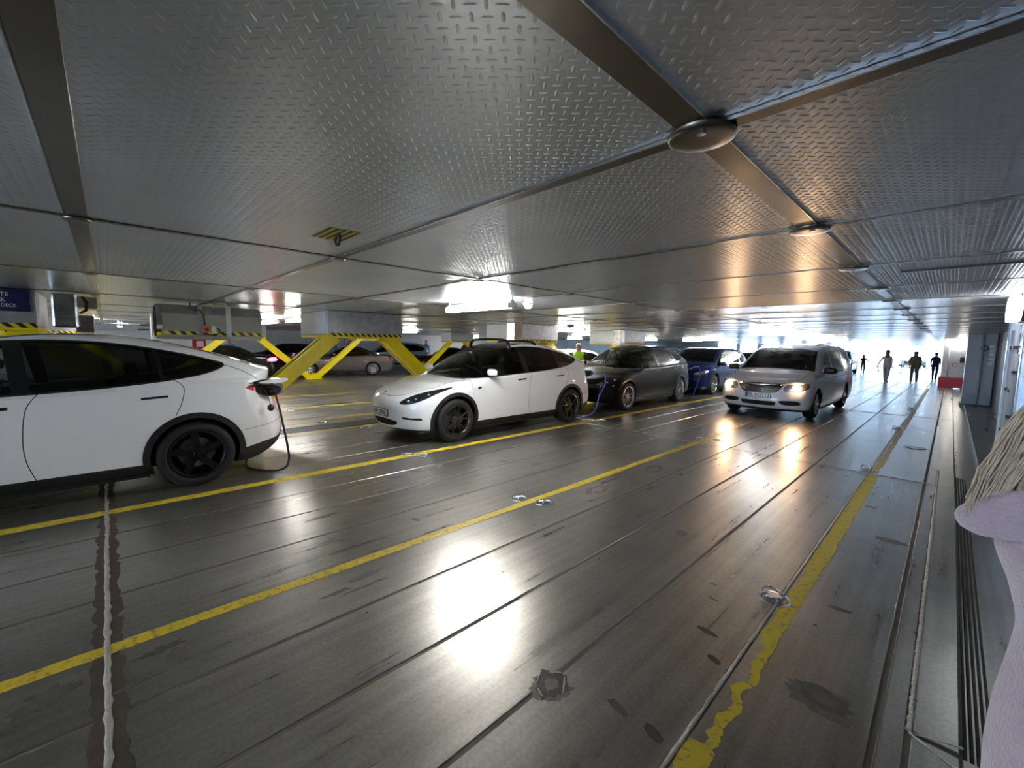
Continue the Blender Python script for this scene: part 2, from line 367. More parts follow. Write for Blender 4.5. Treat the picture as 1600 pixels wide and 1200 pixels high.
def wobble_tube(p0, p1, r, seg, amp, mat, name, parent, flat=0.6):
    p0 = np.array(p0, float); p1 = np.array(p1, float); n = max(int(np.linalg.norm(p1 - p0) / seg), 2); pts = []; rr = []
    d = (p1 - p0) / np.linalg.norm(p1 - p0); s = np.array((-d[1], d[0], 0))
    for i in range(n + 1):
        t = i / n; pts.append(p0 + (p1 - p0) * t + s * RNG.normal(0, amp)); rr.append(r * (1 + RNG.normal(0, 0.13)))
    m = MB().tube(pts, rr, 6); V = np.array(m.v); V[:, 2] = p0[2] + (V[:, 2] - p0[2]) * flat; m.v = [tuple(v) for v in V]
    return m.build(name, mat, parent, True)
def ragged(x0, x1, y0, y1, step, amp0, amp1, z, mat, name, parent, bite=None):
    """flat painted strip with torn edges (long in Y)"""
    n = max(int((y1 - y0) / step), 2); V = []; Fc = []
    for i in range(n + 1):
        y = y0 + (y1 - y0) * i / n
        a = x0 + abs(RNG.normal(0, amp0)); c = x1 - abs(RNG.normal(0, amp1))
        if bite:
            ba, bc = bite(y); a += ba; c -= bc
        if c < a + 0.004: c = a + 0.004
        V += [(a, y, z), (c, y, z)]
        if i: k = 2 * i; Fc.append((k - 2, k - 1, k + 1, k))
    V2 = [(x, y, zz - 0.0012) for x, y, zz in V]; m = len(V)
    Fc2 = [tuple(reversed([q + m for q in f])) for f in Fc] + [(2 * i, 2 * i + 2, m + 2 * i + 2, m + 2 * i) for i in range(n)] + [(2 * i + 3, 2 * i + 1, m + 2 * i + 1, m + 2 * i + 3) for i in range(n)]
    return ob(name, mesh(name, V + V2, Fc + Fc2, mat), parent)
# weld beads across the deck, with burnt edges
for Y in (-7.3, -0.075, 7.15, 14.38, 21.6, 28.83):
    strong = Y < 7
    ragged2 = MB()
    if strong:
        n = 260; V = []; Fc = []
        for i in range(n + 1):
            x = -13.4 + (13.4 - 0.1) * i / n; V += [(x, Y - 0.055 + RNG.normal(0, .007), .0008), (x, Y + 0.06 + RNG.normal(0, .008), .0008)]
            if i: k = 2 * i; Fc.append((k - 2, k, k + 1, k - 1))
        ob('burnt_strip', mesh('burnt_strip', V, Fc, 'burnt_weld'), fl)
    else: ob('seam_edge', MB().box(-13.4, .15, Y - .016, Y + .016, .0004, .0012).mesh('seam_edge', 'burnt_weld'), fl)
    wobble_tube((-13.4, Y, 0.0), (-0.1 if strong else 0.16, Y, 0.0), 0.014 if strong else 0.009, 0.05, 0.0025, 'weld_bead', 'weld_bead', fl)
wobble_tube((-0.64, -2, 0.0), (-0.64, 26, 0.0), 0.0095, 0.06, 0.0012, 'weld_bead', 'weld_bead', fl)
wobble_tube((0.003, 2.37, 0.003), (0.003, 8.05, 0.003), 0.011, 0.018, 0.0012, 'weld_bead', 'weld_bead', fl, 0.9)
wobble_tube((0.003, 2.36, 0.003), (0.16, 2.42, 0.003), 0.006, 0.03, 0.0006, 'weld_bead', 'weld_bead', fl)
wobble_tube((0.003, 2.36, 0.002), (0.42, 2.13, 0.002), 0.007, 0.03, 0.001, 'weld_bead', 'weld_bead', fl)
for x in (-0.115, -0.085): wobble_tube((x, -2, 0.0005), (x, 24, 0.0005), 0.003, 0.08, 0.0006, 'brass_grey', 'weld_bead', fl)
# painted lane lines
def bite_right(y):
    if 1.66 < y < 2.5: v = mnoise.noise((0, y * 8, 0)); w = mnoise.noise((5, y * 17, 2)); return (max(0, 0.05 + 0.05 * v + .02 * w), max(0, 0.012 - 0.04 * v))
    if y < 1.72 or y > 3.6: v = mnoise.noise((3, y * 5, 0)); return (max(0, 0.02 * v), max(0, -0.03 * v))
    v = mnoise.noise((7, y * 7, 0)); return (max(0, 0.05 * v + 0.015), max(0, 0.012 - 0.03 * v))
ragged(-0.632, -0.515, -2, 7.06, 0.012, .005, .006, 0.0014, 'line_yellow_worn', 'lane_line', fl, bite_right)
ragged(-0.625, -0.53, 7.22, 26, 0.02, .01, .012, 0.0014, 'line_yellow_worn', 'lane_line', fl, lambda y: (max(0, .05 * mnoise.noise((1, y * 4, 0))), max(0, .05 * mnoise.noise((2, y * 3, 5)))))
ragged(-2.93, -2.832, -7, 8.3, 0.02, .004, .005, 0.0014, 'line_yellow', 'lane_line', fl)
ragged(-5.315, -5.17, -7, 26.0, 0.02, .004, .005, 0.0014, 'line_yellow', 'lane_line', fl)
ragged(-7.74, -7.66, -7, 26.0, 0.03, .004, .004, 0.0014, 'line_yellow', 'lane_line', fl)
ragged(-8.96, -8.87, -2, 26.0, 0.03, .004, .004, 0.0014, 'line_yellow', 'lane_line', fl)
ragged(-10.7, -10.6, -7, 26.0, 0.03, .004, .004, 0.0014, 'line_yellow', 'lane_line', fl)
ragged(-13.1, -13.0, -7, 26.0, 0.03, .004, .004, 0.0014, 'line_yellow', 'lane_line', fl)
# stains and scraped patches
def blob(cx, cy, rx, ry, rot=0.0, n=34, rag=0.2, z=0.0011, mat='stain', hole=None):
    V = []; Fc = []; s = RNG.uniform(0, 99)
    for k in range(n):
        t = 2 * math.pi * k / n; r = 1 + rag * mnoise.noise((math.cos(t) * 2 + s, math.sin(t) * 2, 0)) + RNG.normal(0, rag * 0.22)
        x, y = rx * r * math.cos(t), ry * r * math.sin(t); q = hole or 0.0
        c, si = math.cos(rot), math.sin(rot)
        V.append((cx + x * c - y * si, cy + x * si + y * c, z)); V.append((cx + q * (x * c - y * si), cy + q * (x * si + y * c), z))
    for k in range(n): Fc.append((2 * k, (2 * k + 2) % (2 * n), (2 * k + 3) % (2 * n), 2 * k + 1))
    return ob('stain', mesh('stain', V, Fc, mat), fl)
pm('stain_soft', srgb(120, 116, 109), 0.5, 0.3, vary=0.2, scale=25); pm('stain_dark', srgb(78, 72, 64), 0.55, 0.2, vary=0.25, scale=30)
blob(-1.19, 1.44, .075, .085, 0.4, rag=.35, mat='stain_dark', hole=.45); blob(-1.17, 1.42, .10, .07, 0.9, rag=.4, z=.0007, mat='stain_soft')
for a, c in (((-1.245, 1.49), (-1.20, 1.53)), ((-1.175, 1.52), (-1.12, 1.44)), ((-1.215, 1.37), (-1.17, 1.36)), ((-1.27, 1.45), (-1.235, 1.39))):
    wobble_tube((*a, .002), (*c, .002), .004, .015, .002, 'weld_bead', 'weld_bead', fl)
blob(-0.905, 1.561, .055, .022, -.2, mat='stain'); blob(-0.733, 1.56, .05, .026, -.4, mat='stain_dark'); blob(-0.834, 2.375, .06, .022, -.1, mat='stain')
blob(-0.725, 2.18, .04, .02, -.3, mat='stain'); blob(-0.28, 2.30, .10, .07, -.3, rag=.3, mat='stain', hole=.5); blob(-0.3, 2.28, .13, .10, -.3, rag=.4, z=.0006, mat='stain_soft')
blob(-1.497, 3.515, .05, .05, .3, mat='stain_soft'); blob(-0.238, 4.71, .12, .06, 0, rag=.4, mat='stain_soft'); blob(-0.35, 3.2, .06, .025, .2, mat='stain_soft')
blob(-2.67, 1.2, .03, .13, .05, rag=.5, mat='stain_soft'); blob(-2.60, .97, .02, .10, .05, rag=.5, mat='stain'); blob(-2.55, 1.15, .015, .14, .02, rag=.4, mat='stain_soft')
blob(-2.70, .12, .03, .09, .1, rag=.5, mat='stain'); blob(-2.62, .18, .05, .04, .1, rag=.5, mat='stain_soft'); blob(-2.66, -.27, .06, .10, .2, rag=.5, mat='stain'); blob(-2.55, -.40, .05, .05, .2, rag=.5, mat='stain')
blob(-2.50, .02, .012, .10, .1, rag=.4, mat='stain_soft'); blob(-3.25, 1.95, .05, .02, .3, rag=.5, mat='stain_soft'); blob(-3.86, 1.35, .03, .15, .05, rag=.5, mat='stain_soft'); blob(-4.55, 2.9, .08, .25, .05, rag=.3, mat='stain_soft', hole=.6)
blob(-2.62, 3.9, .09, .2, .1, rag=.4, mat='stain_soft', hole=.5); blob(-2.6, 5.1, .1, .2, .1, rag=.3, mat='stain_soft', hole=.6); blob(-1.0, 2.9, .03, .01, 0, mat='stain_soft'); blob(-0.93, 2.72, .035, .012, -.2, mat='stain_soft')
blob(0.09, 3.6, .03, .05, 0, mat='stain_soft'); blob(0.10, 4.2, .025, .04, 0, mat='stain_soft'); blob(0.06, 3.1, .02, .06, 0, mat='stain_soft'); blob(-.45, 5.6, .05, .03, 0, mat='stain_soft')
for k in range(40):
    x = RNG.uniform(-5, 0); y = RNG.uniform(0.4, 7); blob(x, y, RNG.uniform(.004, .009), RNG.uniform(.004, .012), RNG.uniform(0, 3), 8, .3, mat='stain_dark')

# ---- ceiling
XS = [-0.51 - 2.47 * k for k in range(0, 11)]
YS = [-16.0, -13.3, -10.65, -7.95, -5.3, -3.95, -2.60, -1.33, -0.07, 1.18, 2.43, 3.73, 5.07, 6.39, 7.72] + [7.72 + 1.335 * k for k in range(1, 37)]
ce = ob('ceiling', MB().box(-27.5, 1.3, -16, 56, ZC + 0.02, ZC + 0.3).mesh('ceiling', 'brushed_sheet')); tag(ce, kind='structure')
def ribs(x0, x1, y0, y1):
    s2 = math.sqrt(0.5); d = CELL
    cx = np.array([(x0, y0), (x1, y0), (x0, y1), (x1, y1)]); P = (cx[:, 0] + cx[:, 1]) * s2 / d; Q = (cx[:, 1] - cx[:, 0]) * s2 / d
    I, J = np.meshgrid(np.arange(math.floor(P.min()), math.ceil(P.max())), np.arange(math.floor(Q.min()), math.ceil(Q.max())), indexing='ij')
    I = I.ravel(); J = J.ravel(); p = (I + .5) * d; q = (J + .5) * d
    x = (p - q) * s2; y = (p + q) * s2; k = (x > x0 + .02) & (x < x1 - .02) & (y > y0 + .02) & (y < y1 - .02)
    x, y, I, J = x[k], y[k], I[k], J[k]; odd = ((np.abs(I + J) % 2) == 1)
    dx = np.where(odd, s2, -s2); dy = np.full_like(dx, s2)          # rib direction in the plate
    L, Wd, H = d * 0.52, d * 0.15, 0.0023
    prof = [(-L, 0, 0), (-L * .55, Wd, 0), (L * .55, Wd, 0), (L, 0, 0), (L * .55, -Wd, 0), (-L * .55, -Wd, 0), (-L * .5, 0, -H), (L * .5, 0, -H)]
    n = len(x); V = np.zeros((n, 8, 3))
    for m, (a, c, z) in enumerate(prof):
        V[:, m, 0] = x + dx * a - dy * c; V[:, m, 1] = y + dy * a + dx * c; V[:, m, 2] = ZC + z + 0.0003
    T = np.array([(0, 1, 6), (1, 2, 7), (1, 7, 6), (2, 3, 7), (3, 4, 7), (4, 5, 6), (4, 6, 7), (5, 0, 6)])[:, ::-1]
    Fc = (np.arange(n)[:, None, None] * 8 + T[None]).reshape(-1, 3)
    return V.reshape(-1, 3), Fc
def inview(x, y, z=ZC, m=80):
    c = CM.T @ np.array([x, y, z - CAMH]); 
    if c[2] < 0.05: return False
    u, v = 800 + FPX * c[0] / c[2], 600 + FPX * c[1] / c[2]
    return -m < u < 1600 + m and -m < v < 1200 + m
farp = MB(); XC = [1.25] + XS + [-27.4]
for i in range(len(XC) - 1):
    for j in range(len(YS) - 1):
        x1, x0, y0, y1 = XC[i], XC[i + 1], YS[j], YS[j + 1]
        if x0 < -26: pass
        near = x0 > -16 and y1 < 24 and y0 > -3
        vis = any(inview(x0 + (x1 - x0) * a / 6, y0 + (y1 - y0) * c / 6) for a in range(7) for c in range(7))
        if not (near and vis): farp.box(x0 + .004, x1 - .004, y0 + .004, y1 - .004, ZC, ZC + .018); continue
        dist = math.hypot((x0 + x1) / 2, (y0 + y1) / 2); geo = dist < 6.4
        pn = ob('ceiling_panel', MB().box(x0 + .004, x1 - .004, y0 + .004, y1 - .004, ZC, ZC + .018).mesh('ceiling_panel', 'tread_plate' if geo else 'tread_plate_far'), ce)
        if geo:
            V, Fc = ribs(x0, x1, y0, y1)
            rb = ob('tread_ribs', mesh('tread_ribs', V, Fc, 'tread_plate', True), pn); tag(rb, kind='stuff')
o = farp.build('ceiling_panel_far', 'tread_plate_far', ce); tag(o, kind='stuff')
def strip(x0, x1, y0, y1, t=0.009): 
    return ob('cover_strip', MB().box(x0, x1, y0, y1, ZC - t, ZC + .004, .002).mesh('cover_strip', 'steel_strip'), ce)
for i, x in enumerate(XS):
    w = 0.038 if i == 0 else 0.022 if i < 4 else 0.02
    for j in range(len(YS) - 1):
        if x > -13 and -1.4 < YS[j] < 16: strip(x - w, x + w, YS[j] + .03, YS[j + 1] - .03, .009 if i == 0 else .006)
    if x > -13: strip(x - w, x + w, 16.9, 56, .006)
    else: strip(x - w, x + w, -16, 56, .006)
for j, y in enumerate(YS[1:], 1):
    w = 0.038 if abs(y + .07) < .01 else 0.024 if y < 3 else 0.018
    XX = [1.25] + XS[:4]
    if -1.4 < y < 16:
        for i in range(4): strip(XX[i + 1] + .03, XX[i] - .03, y - w, y + w, .008 if y < 3 else .006)
        strip(-27.4, XS[3] - .03, y - w, y + w, .006)
    else: strip(-27.4, 1.25, y - w, y + w, .006)
disc = MB().lathe([(0.0, .0), (.05, -.0005), (.078, .0005), (.084, 0.003), (.085, .012)], 28).mesh('disc_cover', 'steel_strip', True)
bolt = MB().lathe([(.012, .012), (.012, -.004), (.0, -.005)], 8).mesh('bolt', 'steel_bright')
for i, x in enumerate(XS[:6]):
    for j, y in enumerate(YS):
        if -0.2 < y < 18 and (i < 3 or y < 12):
            d_ = ob('disc_cover', disc, ce, (x, y, ZC - 0.022)); d_.scale = (1, 1, 1) if i == 0 else (.6, .6, .8)
            if i < 2 and y < 6: ob('bolt', bolt, d_, (0.02, -.05, -.006))
# bright folded edges on the near strips
for (a, c) in (((-0.44, 1.152), (1.2, 1.152)), ((-2.95, 1.152), (-0.58, 1.152)), ((-5.42, 1.152), (-3.02, 1.152))):
    ob('edge_bead', MB().bar((*a, ZC - .006), (*c, ZC - .006), .005, .008).mesh('edge_bead', 'steel_bright'), ce)
ob('edge_bead', MB().bar((-3, -0.112, ZC - .006), (-0.6, -0.112, ZC - .006), .004, .012).mesh('edge_bead', 'steel_bright'), ce)
ob('edge_bead', MB().bar((-0.468, -1, ZC - .006), (-0.468, 3.6, ZC - .006), .004, .012).mesh('edge_bead', 'steel_bright'), ce)
# hazard plate on the ceiling with an eye bolt
def hazard(name, poly_fn, L, H, pitch, parent, flip=1):
    """yellow band (local x 0..L, y 0..H, z 0) with separate slanted black stripe pieces; poly_fn maps (u, v, d) to a point"""
    pass
hz = empty('ceiling_anchor', (-2.36, 0.93, ZC), 0, 'yellow and black striped anchor plate with eye bolt on the tread plate ceiling', 'anchor plate')
MB().prism([(-.13, -.085), (.13, -.085), (.13, .085), (-.13, .085)], -.004, .0).build('plate', 'stripe_yellow', hz)
for k in range(5):
    u = -.085 + .036 * k; MB().prism([(-.13, u), (.13, u), (.13, u + .017), (-.13, u + .017)], -.0055, -.003).build('stripe', 'black_stripe', hz)
MB().tube([(.02 + .03 * math.cos(t), 0, -.03 + .03 * math.sin(t)) for t in np.linspace(0, 2 * math.pi, 16)], .007, 8).build('eye_ring', 'black_plastic', hz, True)
# long slot and recessed bar on the ceiling near the side
ob('slot_bar', MB().box(-0.30, 0.40, 4.14, 4.155, ZC - .012, ZC).mesh('slot_bar', 'black_plastic'), ce)

# ---- walls
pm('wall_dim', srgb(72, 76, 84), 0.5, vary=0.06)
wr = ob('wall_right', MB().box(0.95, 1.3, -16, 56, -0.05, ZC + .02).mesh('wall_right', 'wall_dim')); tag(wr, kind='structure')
wn = ob('wall_side_bulkhead', MB().box(0.50, 0.96, 2.75, 7.75, -0.06, ZC).mesh('wall_side_bulkhead', 'wall_gloss')); tag(wn, kind='structure')
for y in (2.8, 4.4, 6.0, 7.55): ob('frame_rib', MB().box(.44, .52, y, y + .09, 0, ZC, .008).mesh('frame_rib', 'wall_gloss'), wn)
for z in (.45, .9, 1.35, 1.62, 1.8): ob('frame_rail', MB().box(.465, .51, 2.8, 7.7, z, z + .05, .006).mesh('frame_rail', 'wall_gloss'), wn)
for y, z0, z1 in ((7.1, .1, 1.85), (6.75, .1, 1.9), (6.55, .75, 1.6)):
    MB().tube([(.455, y, z0), (.455, y, z1)], .022, 10).build('pipe', 'grey_paint', wn, True)
    for z in np.arange(z0 + .2, z1, .45): MB().box(.43, .5, y - .035, y + .035, z, z + .03).build('pipe_clamp', 'black_plastic', wn)
MB().tube([(.44, 7.3, .62), (.44, 7.1, .66), (.44, 6.6, .66)], .014, 8).build('handle_bar', 'steel_bright', wn, True)
wl = ob('wall_left', MB().box(-27.5, -27.2, -16, 56, 0, ZC + .02).mesh('wall_left', 'wall_white')); tag(wl, kind='structure')
for k in range(22):
    y = -6 + 1.9 * k; ob('wall_panel', MB().box(-27.2, -27.12, y, y + 1.84, .02, ZC - .25, .01).mesh('wall_panel', 'wall_white'), wl)
wb = ob('wall_back', MB().box(-27.5, -8.5, -16.3, -16, 0, ZC + .02).box(.4, 1.3, -16.3, -16, 0, ZC + .02).mesh('wall_back', 'wall_white')); tag(wb, kind='structure')
wf = ob('wall_front', MB().box(-27.5, -20.5, 55.8, 56.1, 0, ZC + .02).mesh('wall_front', 'wall_white')); tag(wf, kind='structure')
for x in (-18.3, -16.0, -13.8, -11.6, -9.4): ob('portal_post', MB().box(x, x + .45, 55.5, 56, 0, ZC, .03).mesh('portal_post', 'grey_paint'), wf)
ob('portal_sill', MB().box(-20.5, 0.9, 55.8, 56.0, 0, .07, .01).mesh('portal_sill', 'black_plastic'), wf)
pm('quay', srgb(206, 208, 206), 0.8, vary=0.05, scale=1)
qs = ob('ground_stern', MB().box(-60, 40, -110, -16, -.3, -.01).mesh('ground_stern', 'quay')); tag(qs, kind='structure')
qy = ob('ground_quay', MB().box(-60, 40, 56.0, 160, -.3, -.01).mesh('ground_quay', 'quay')); tag(qy, kind='structure')

# pillars on the right
p1 = empty('pillar', (0.62, 19.5, 0), 0, 'lavender grey steel pillar with stacked notice plates beside the right wall', 'pillar')
MB().box(-.30, .31, -.42, .42, 0, ZC - .005, .02).build('shaft', 'grey_paint', p1); MB().box(-.34, .33, -.46, .46, 0, .035).build('foot', 'black_plastic', p1)
MB().tube([(.02, -.45, .05), (.02, -.45, ZC - .02)], .03, 10).build('pipe', 'grey_paint', p1, True)
for k in range(5): MB().box(.16, .28, -.435, -.425, 1.25 + .125 * k, 1.34 + .125 * k).build('notice_plate', 'brass_grey', p1)
MB().lathe([(.06, -.02), (.085, 0), (.06, .02)], 16, 'y', (.06, -.45, 1.75)).build('ring', 'black_plastic', p1, True)
p2 = empty('pillar', (0.08, 28.4, 0), 0, 'white casing pillar with broad red foot and black telephone beside the bow door', 'pillar')
MB().box(-.36, .45, -.6, .6, .48, ZC - .005, .02).build('shaft', 'wall_white', p2); MB().box(-.42, .46, -.66, .6, 0, .48, .02).build('red_foot', 'red_paint', p2)
MB().box(.2, .34, -.68, -.6, 1.15, 1.4, .02).build('telephone_box', 'black_plastic', p2); MB().box(-.02, .14, -.615, -.6, .98, 1.12).build('notice', 'red_paint', p2)
MB().box(.0, .12, -.62, -.61, 1.0, 1.1).build('notice_symbol', 'letter_white', p2)
MB().tube([(-.16, -.62, .5), (-.16, -.62, ZC - .3)], .02, 8).build('pipe', 'wall_white', p2, True)

# ================================================================== CARS
def pchip(pts):
    P = np.array(sorted(pts), float); x, y = P[:, 0], P[:, 1]
    h = np.diff(x); d = np.diff(y) / h; m = np.zeros_like(x)
    for i in range(1, len(x) - 1):
        if d[i - 1] * d[i] > 0:
            w1, w2 = 2 * h[i] + h[i - 1], h[i] + 2 * h[i - 1]; m[i] = (w1 + w2) / (w1 / d[i - 1] + w2 / d[i])
    m[0], m[-1] = d[0], d[-1]
    X = np.linspace(x[0], x[-1], 1200); k = np.clip(np.searchsorted(x, X) - 1, 0, len(h) - 1); t = (X - x[k]) / h[k]
    Yv = (2 * t**3 - 3 * t**2 + 1) * y[k] + (t**3 - 2 * t**2 + t) * h[k] * m[k] + (-2 * t**3 + 3 * t**2) * y[k + 1] + (t**3 - t**2) * h[k] * m[k + 1]
    return lambda q: np.interp(q, X, Yv)
def spl(pts, n=8, closed=True):
    P = np.array(pts, float); m = len(P); out = []
    for i in range(m if closed else m - 1):
        p0, p1, p2, p3 = (P[(i - 1) % m], P[i], P[(i + 1) % m], P[(i + 2) % m]) if closed else (P[max(i - 1, 0)], P[i], P[i + 1], P[min(i + 2, m - 1)])
        for k in range(n):
            t = k / n; out.append(0.5 * (2 * p1 + (p2 - p0) * t + (2 * p0 - 5 * p1 + 4 * p2 - p3) * t * t + (3 * p1 - p0 - 3 * p2 + p3) * t**3))
    if not closed: out.append(P[-1])
    return np.array(out)
def sd_poly(px, py, poly):
    A = np.asarray(poly, float); B = np.roll(A, -1, 0); d = np.full(px.shape, 1e9); ins = np.zeros(px.shape, bool)
    for (ax, ay), (bx, by) in zip(A, B):
        ex, ey = bx - ax, by - ay; wx, wy = px - ax, py - ay; t = np.clip((wx * ex + wy * ey) / (ex * ex + ey * ey + 1e-12), 0, 1)
        d = np.minimum(d, np.hypot(wx - ex * t, wy - ey * t))
        c = ((ay <= py) & (by > py)) | ((by <= py) & (ay > py)); ins ^= c & (wx * 0 + px < ax + (py - ay) * ex / (ey if abs(ey) > 1e-12 else 1e-12))
    return np.where(ins, -d, d)
def d_line(px, py, pts):
    d = np.full(px.shape, 1e9); P = np.asarray(pts, float)
    for (ax, ay), (bx, by) in zip(P[:-1], P[1:]):
        ex, ey = bx - ax, by - ay; t = np.clip(((px - ax) * ex + (py - ay) * ey) / (ex * ex + ey * ey + 1e-12), 0, 1)
        d = np.minimum(d, np.hypot(px - ax - ex * t, py - ay - ey * t))
    return d
def smax(a, b, k):
    h = np.maximum(k - np.abs(a - b), 0) / k
    return np.maximum(a, b) + h * h * k * 0.25
def nets(F, lo, hi, st):
    ax = [np.arange(lo[i], hi[i] + st, st) for i in range(3)]
    G = np.meshgrid(*ax, indexing='ij'); f = F(*G); ins = f < 0
    nx, ny, nz = f.shape; cnt = np.zeros((nx - 1, ny - 1, nz - 1)); S = np.zeros((nx - 1, ny - 1, nz - 1, 3))
    cor = [(i, j, k) for i in (0, 1) for j in (0, 1) for k in (0, 1)]
    sl = lambda c: f[c[0]:nx - 1 + c[0], c[1]:ny - 1 + c[1], c[2]:nz - 1 + c[2]]
    for a in cor:
        for dim in range(3):
            if a[dim] == 0:
                b = list(a); b[dim] = 1; fa, fb = sl(a), sl(b); cr = (fa < 0) != (fb < 0)
                t = np.where(cr, fa / np.where(cr, fa - fb, 1), 0)
                for d in range(3): S[..., d] += np.where(cr, a[d] + (t if d == dim else 0), 0)
                cnt += cr
    act = cnt > 0; idx = -np.ones(act.shape, int); idx[act] = np.arange(act.sum())
    base = np.stack([G[i][:-1, :-1, :-1] for i in range(3)], -1)[act]; V = base + S[act] / cnt[act][:, None] * st
    Q = []
    for dim in range(3):
        o1, o2 = [(1, 2), (2, 0), (0, 1)][dim]
        s0 = [slice(1, -1)] * 3; s0[dim] = slice(0, -1); s1 = [slice(1, -1)] * 3; s1[dim] = slice(1, None)
        a, b = ins[tuple(s0)], ins[tuple(s1)]; W_ = np.argwhere(a != b); inside = a[a != b]
        I = W_.copy()
        for d in range(3):
            if d != dim: I[:, d] += 1
        def cell(du, dv):
            C_ = I.copy(); C_[:, o1] -= du; C_[:, o2] -= dv; return idx[C_[:, 0], C_[:, 1], C_[:, 2]]
        q = np.stack([cell(1, 1), cell(0, 1), cell(0, 0), cell(1, 0)], 1); q[~inside] = q[~inside][:, ::-1]; Q.append(q)
    return V, np.concatenate(Q)
def shell(P, st=0.025):
    L = P['L']; top, belt, wm = pchip(P['top']), pchip(P['belt']), pchip(P['w']); low, nose, tail, bot = pchip(P['low']), pchip(P['nose']), pchip(P['tail']), pchip(P['bot'])
    cv = pchip(P['curve']); yy = np.linspace(-.5, L + .5, 1200); sl_ = np.gradient(top(yy), yy); slope = lambda q: np.interp(q, yy, sl_)
    kt = pchip(P.get('ktop', [(0, .16), (L * .3, .14), (L * .45, .10), (L, .10)]))
    def F(X, Y, Z):
        ax = np.abs(X); bl = belt(Y); t = Z - bl
        Wd = wm(Y) + low(Z) - P['tum'] * np.maximum(t, 0) - P.get('inset', .02) * np.clip(t / .05, 0, 1)
        if 'bow' in P: Wd = Wd - P['bow'] * np.maximum(t, 0)**2
        side = ax - Wd
        ye = np.clip(Y - cv(Y) * ax * ax, -.4, L + .4)
        tp = (Z - top(ye) + P['crown'] * ax * ax) / np.sqrt(1 + slope(ye)**2)
        fr = nose(Z) + P['kf'] * ax**P['pf'] - Y; re = Y - tail(Z) + P['kr'] * ax**P['pr']
        d = smax(side, tp, kt(Y)); d = smax(d, fr, P.get('rf', .16)); d = smax(d, re, P.get('rr', .14)); d = smax(d, bot(Y) - Z, .05)
        for fn in P.get('dents', []): d = d + fn(X, Y, Z)
        return d
    V, Q = nets(F, (-P['wmax'] - .08, -.1, .05), (P['wmax'] + .08, L + .12, P['H'] + .1), st)
    e = 2e-3
    def grad(V):
        x, y, z = V.T; g = np.stack([F(x + e, y, z) - F(x - e, y, z), F(x, y + e, z) - F(x, y - e, z), F(x, y, z + e) - F(x, y, z - e)], 1) / (2 * e); return g
    for _ in range(4):
        g = grad(V); f = F(*V.T); s = -f[:, None] * g / (np.sum(g * g, 1)[:, None] + 1e-9)
        n_ = np.linalg.norm(s, axis=1)[:, None]; V = V + s * np.minimum(1, st * .5 / (n_ + 1e-9))
    g = grad(V); Nn = g / (np.linalg.norm(g, axis=1)[:, None] + 1e-9)
    T = np.concatenate([Q[:, [0, 1, 2]], Q[:, [0, 2, 3]]])
    a, b, c = V[T[:, 0]], V[T[:, 1]], V[T[:, 2]]
    fl_ = np.sum(np.cross(b - a, c - a) * Nn[T[:, 0]], 1) < 0; T[fl_] = T[fl_][:, ::-1]
    return V, Nn, T
def compact(m):
    V, Nn, T = m
    if len(T) == 0: return (V[:0], Nn[:0], T)
    u, inv = np.unique(T, return_inverse=True); return V[u], Nn[u], inv.reshape(T.shape)
def cut(m, g):
    V, Nn, T = m; n0 = len(V); s = g[T] < 0; c = s.sum(1)
    mixed = T[(c == 1) | (c == 2)]; Tin = [T[c == 3]]; Tout = [T[c == 0]]
    if len(mixed):
        sm = g[mixed] < 0; lone_in = sm.sum(1) == 1; pos = np.where(lone_in, sm.argmax(1), (~sm).argmax(1))
        r = np.arange(len(mixed)); a = mixed[r, pos]; b = mixed[r, (pos + 1) % 3]; cc = mixed[r, (pos + 2) % 3]
        E_ = np.concatenate([np.stack([a, b], 1), np.stack([a, cc], 1)]); Es = np.sort(E_, 1); u, inv = np.unique(Es, axis=0, return_inverse=True); inv = inv.ravel()
        ga, gb = g[u[:, 0]], g[u[:, 1]]; t = (ga / (ga - gb))[:, None]
        V = np.concatenate([V, V[u[:, 0]] * (1 - t) + V[u[:, 1]] * t]); Nn = np.concatenate([Nn, Nn[u[:, 0]] * (1 - t) + Nn[u[:, 1]] * t])
        ab = n0 + inv[:len(a)]; ac = n0 + inv[len(a):]
        t1 = np.stack([a, ab, ac], 1); t2 = np.concatenate([np.stack([ab, b, cc], 1), np.stack([ab, cc, ac], 1)]); dup = np.concatenate([lone_in, lone_in])
        Tin += [t1[lone_in], t2[~dup]]; Tout += [t1[~lone_in], t2[dup]]
    return compact((V, Nn, np.concatenate(Tin))), compact((V, Nn, np.concatenate(Tout)))
def refine(m, d, tol):
    """split the triangles near a seam into four so that a thin band can be cut out of them"""
    V, Nn, T = m; a, b, c = T.T
    el = np.max([np.linalg.norm(V[a] - V[b], axis=1), np.linalg.norm(V[b] - V[c], axis=1), np.linalg.norm(V[c] - V[a], axis=1)], 0)
    sel = (d[T].min(1) < el * .8 + .002) & (el > .007); S = T[sel]
    if len(S) == 0: return m
    E_ = np.sort(np.concatenate([S[:, [0, 1]], S[:, [1, 2]], S[:, [2, 0]]]), 1); u, inv = np.unique(E_, axis=0, return_inverse=True); inv = inv.ravel() + len(V); n = len(S)
    ab, bc, ca = inv[:n], inv[n:2 * n], inv[2 * n:]; V2 = np.concatenate([V, (V[u[:, 0]] + V[u[:, 1]]) / 2]); N2 = np.concatenate([Nn, (Nn[u[:, 0]] + Nn[u[:, 1]]) / 2])
    a, b, c = S.T; T2 = np.concatenate([T[~sel], np.stack([a, ab, ca], 1), np.stack([ab, b, bc], 1), np.stack([ca, bc, c], 1), np.stack([ab, bc, ca], 1)]); return V2, N2, T2
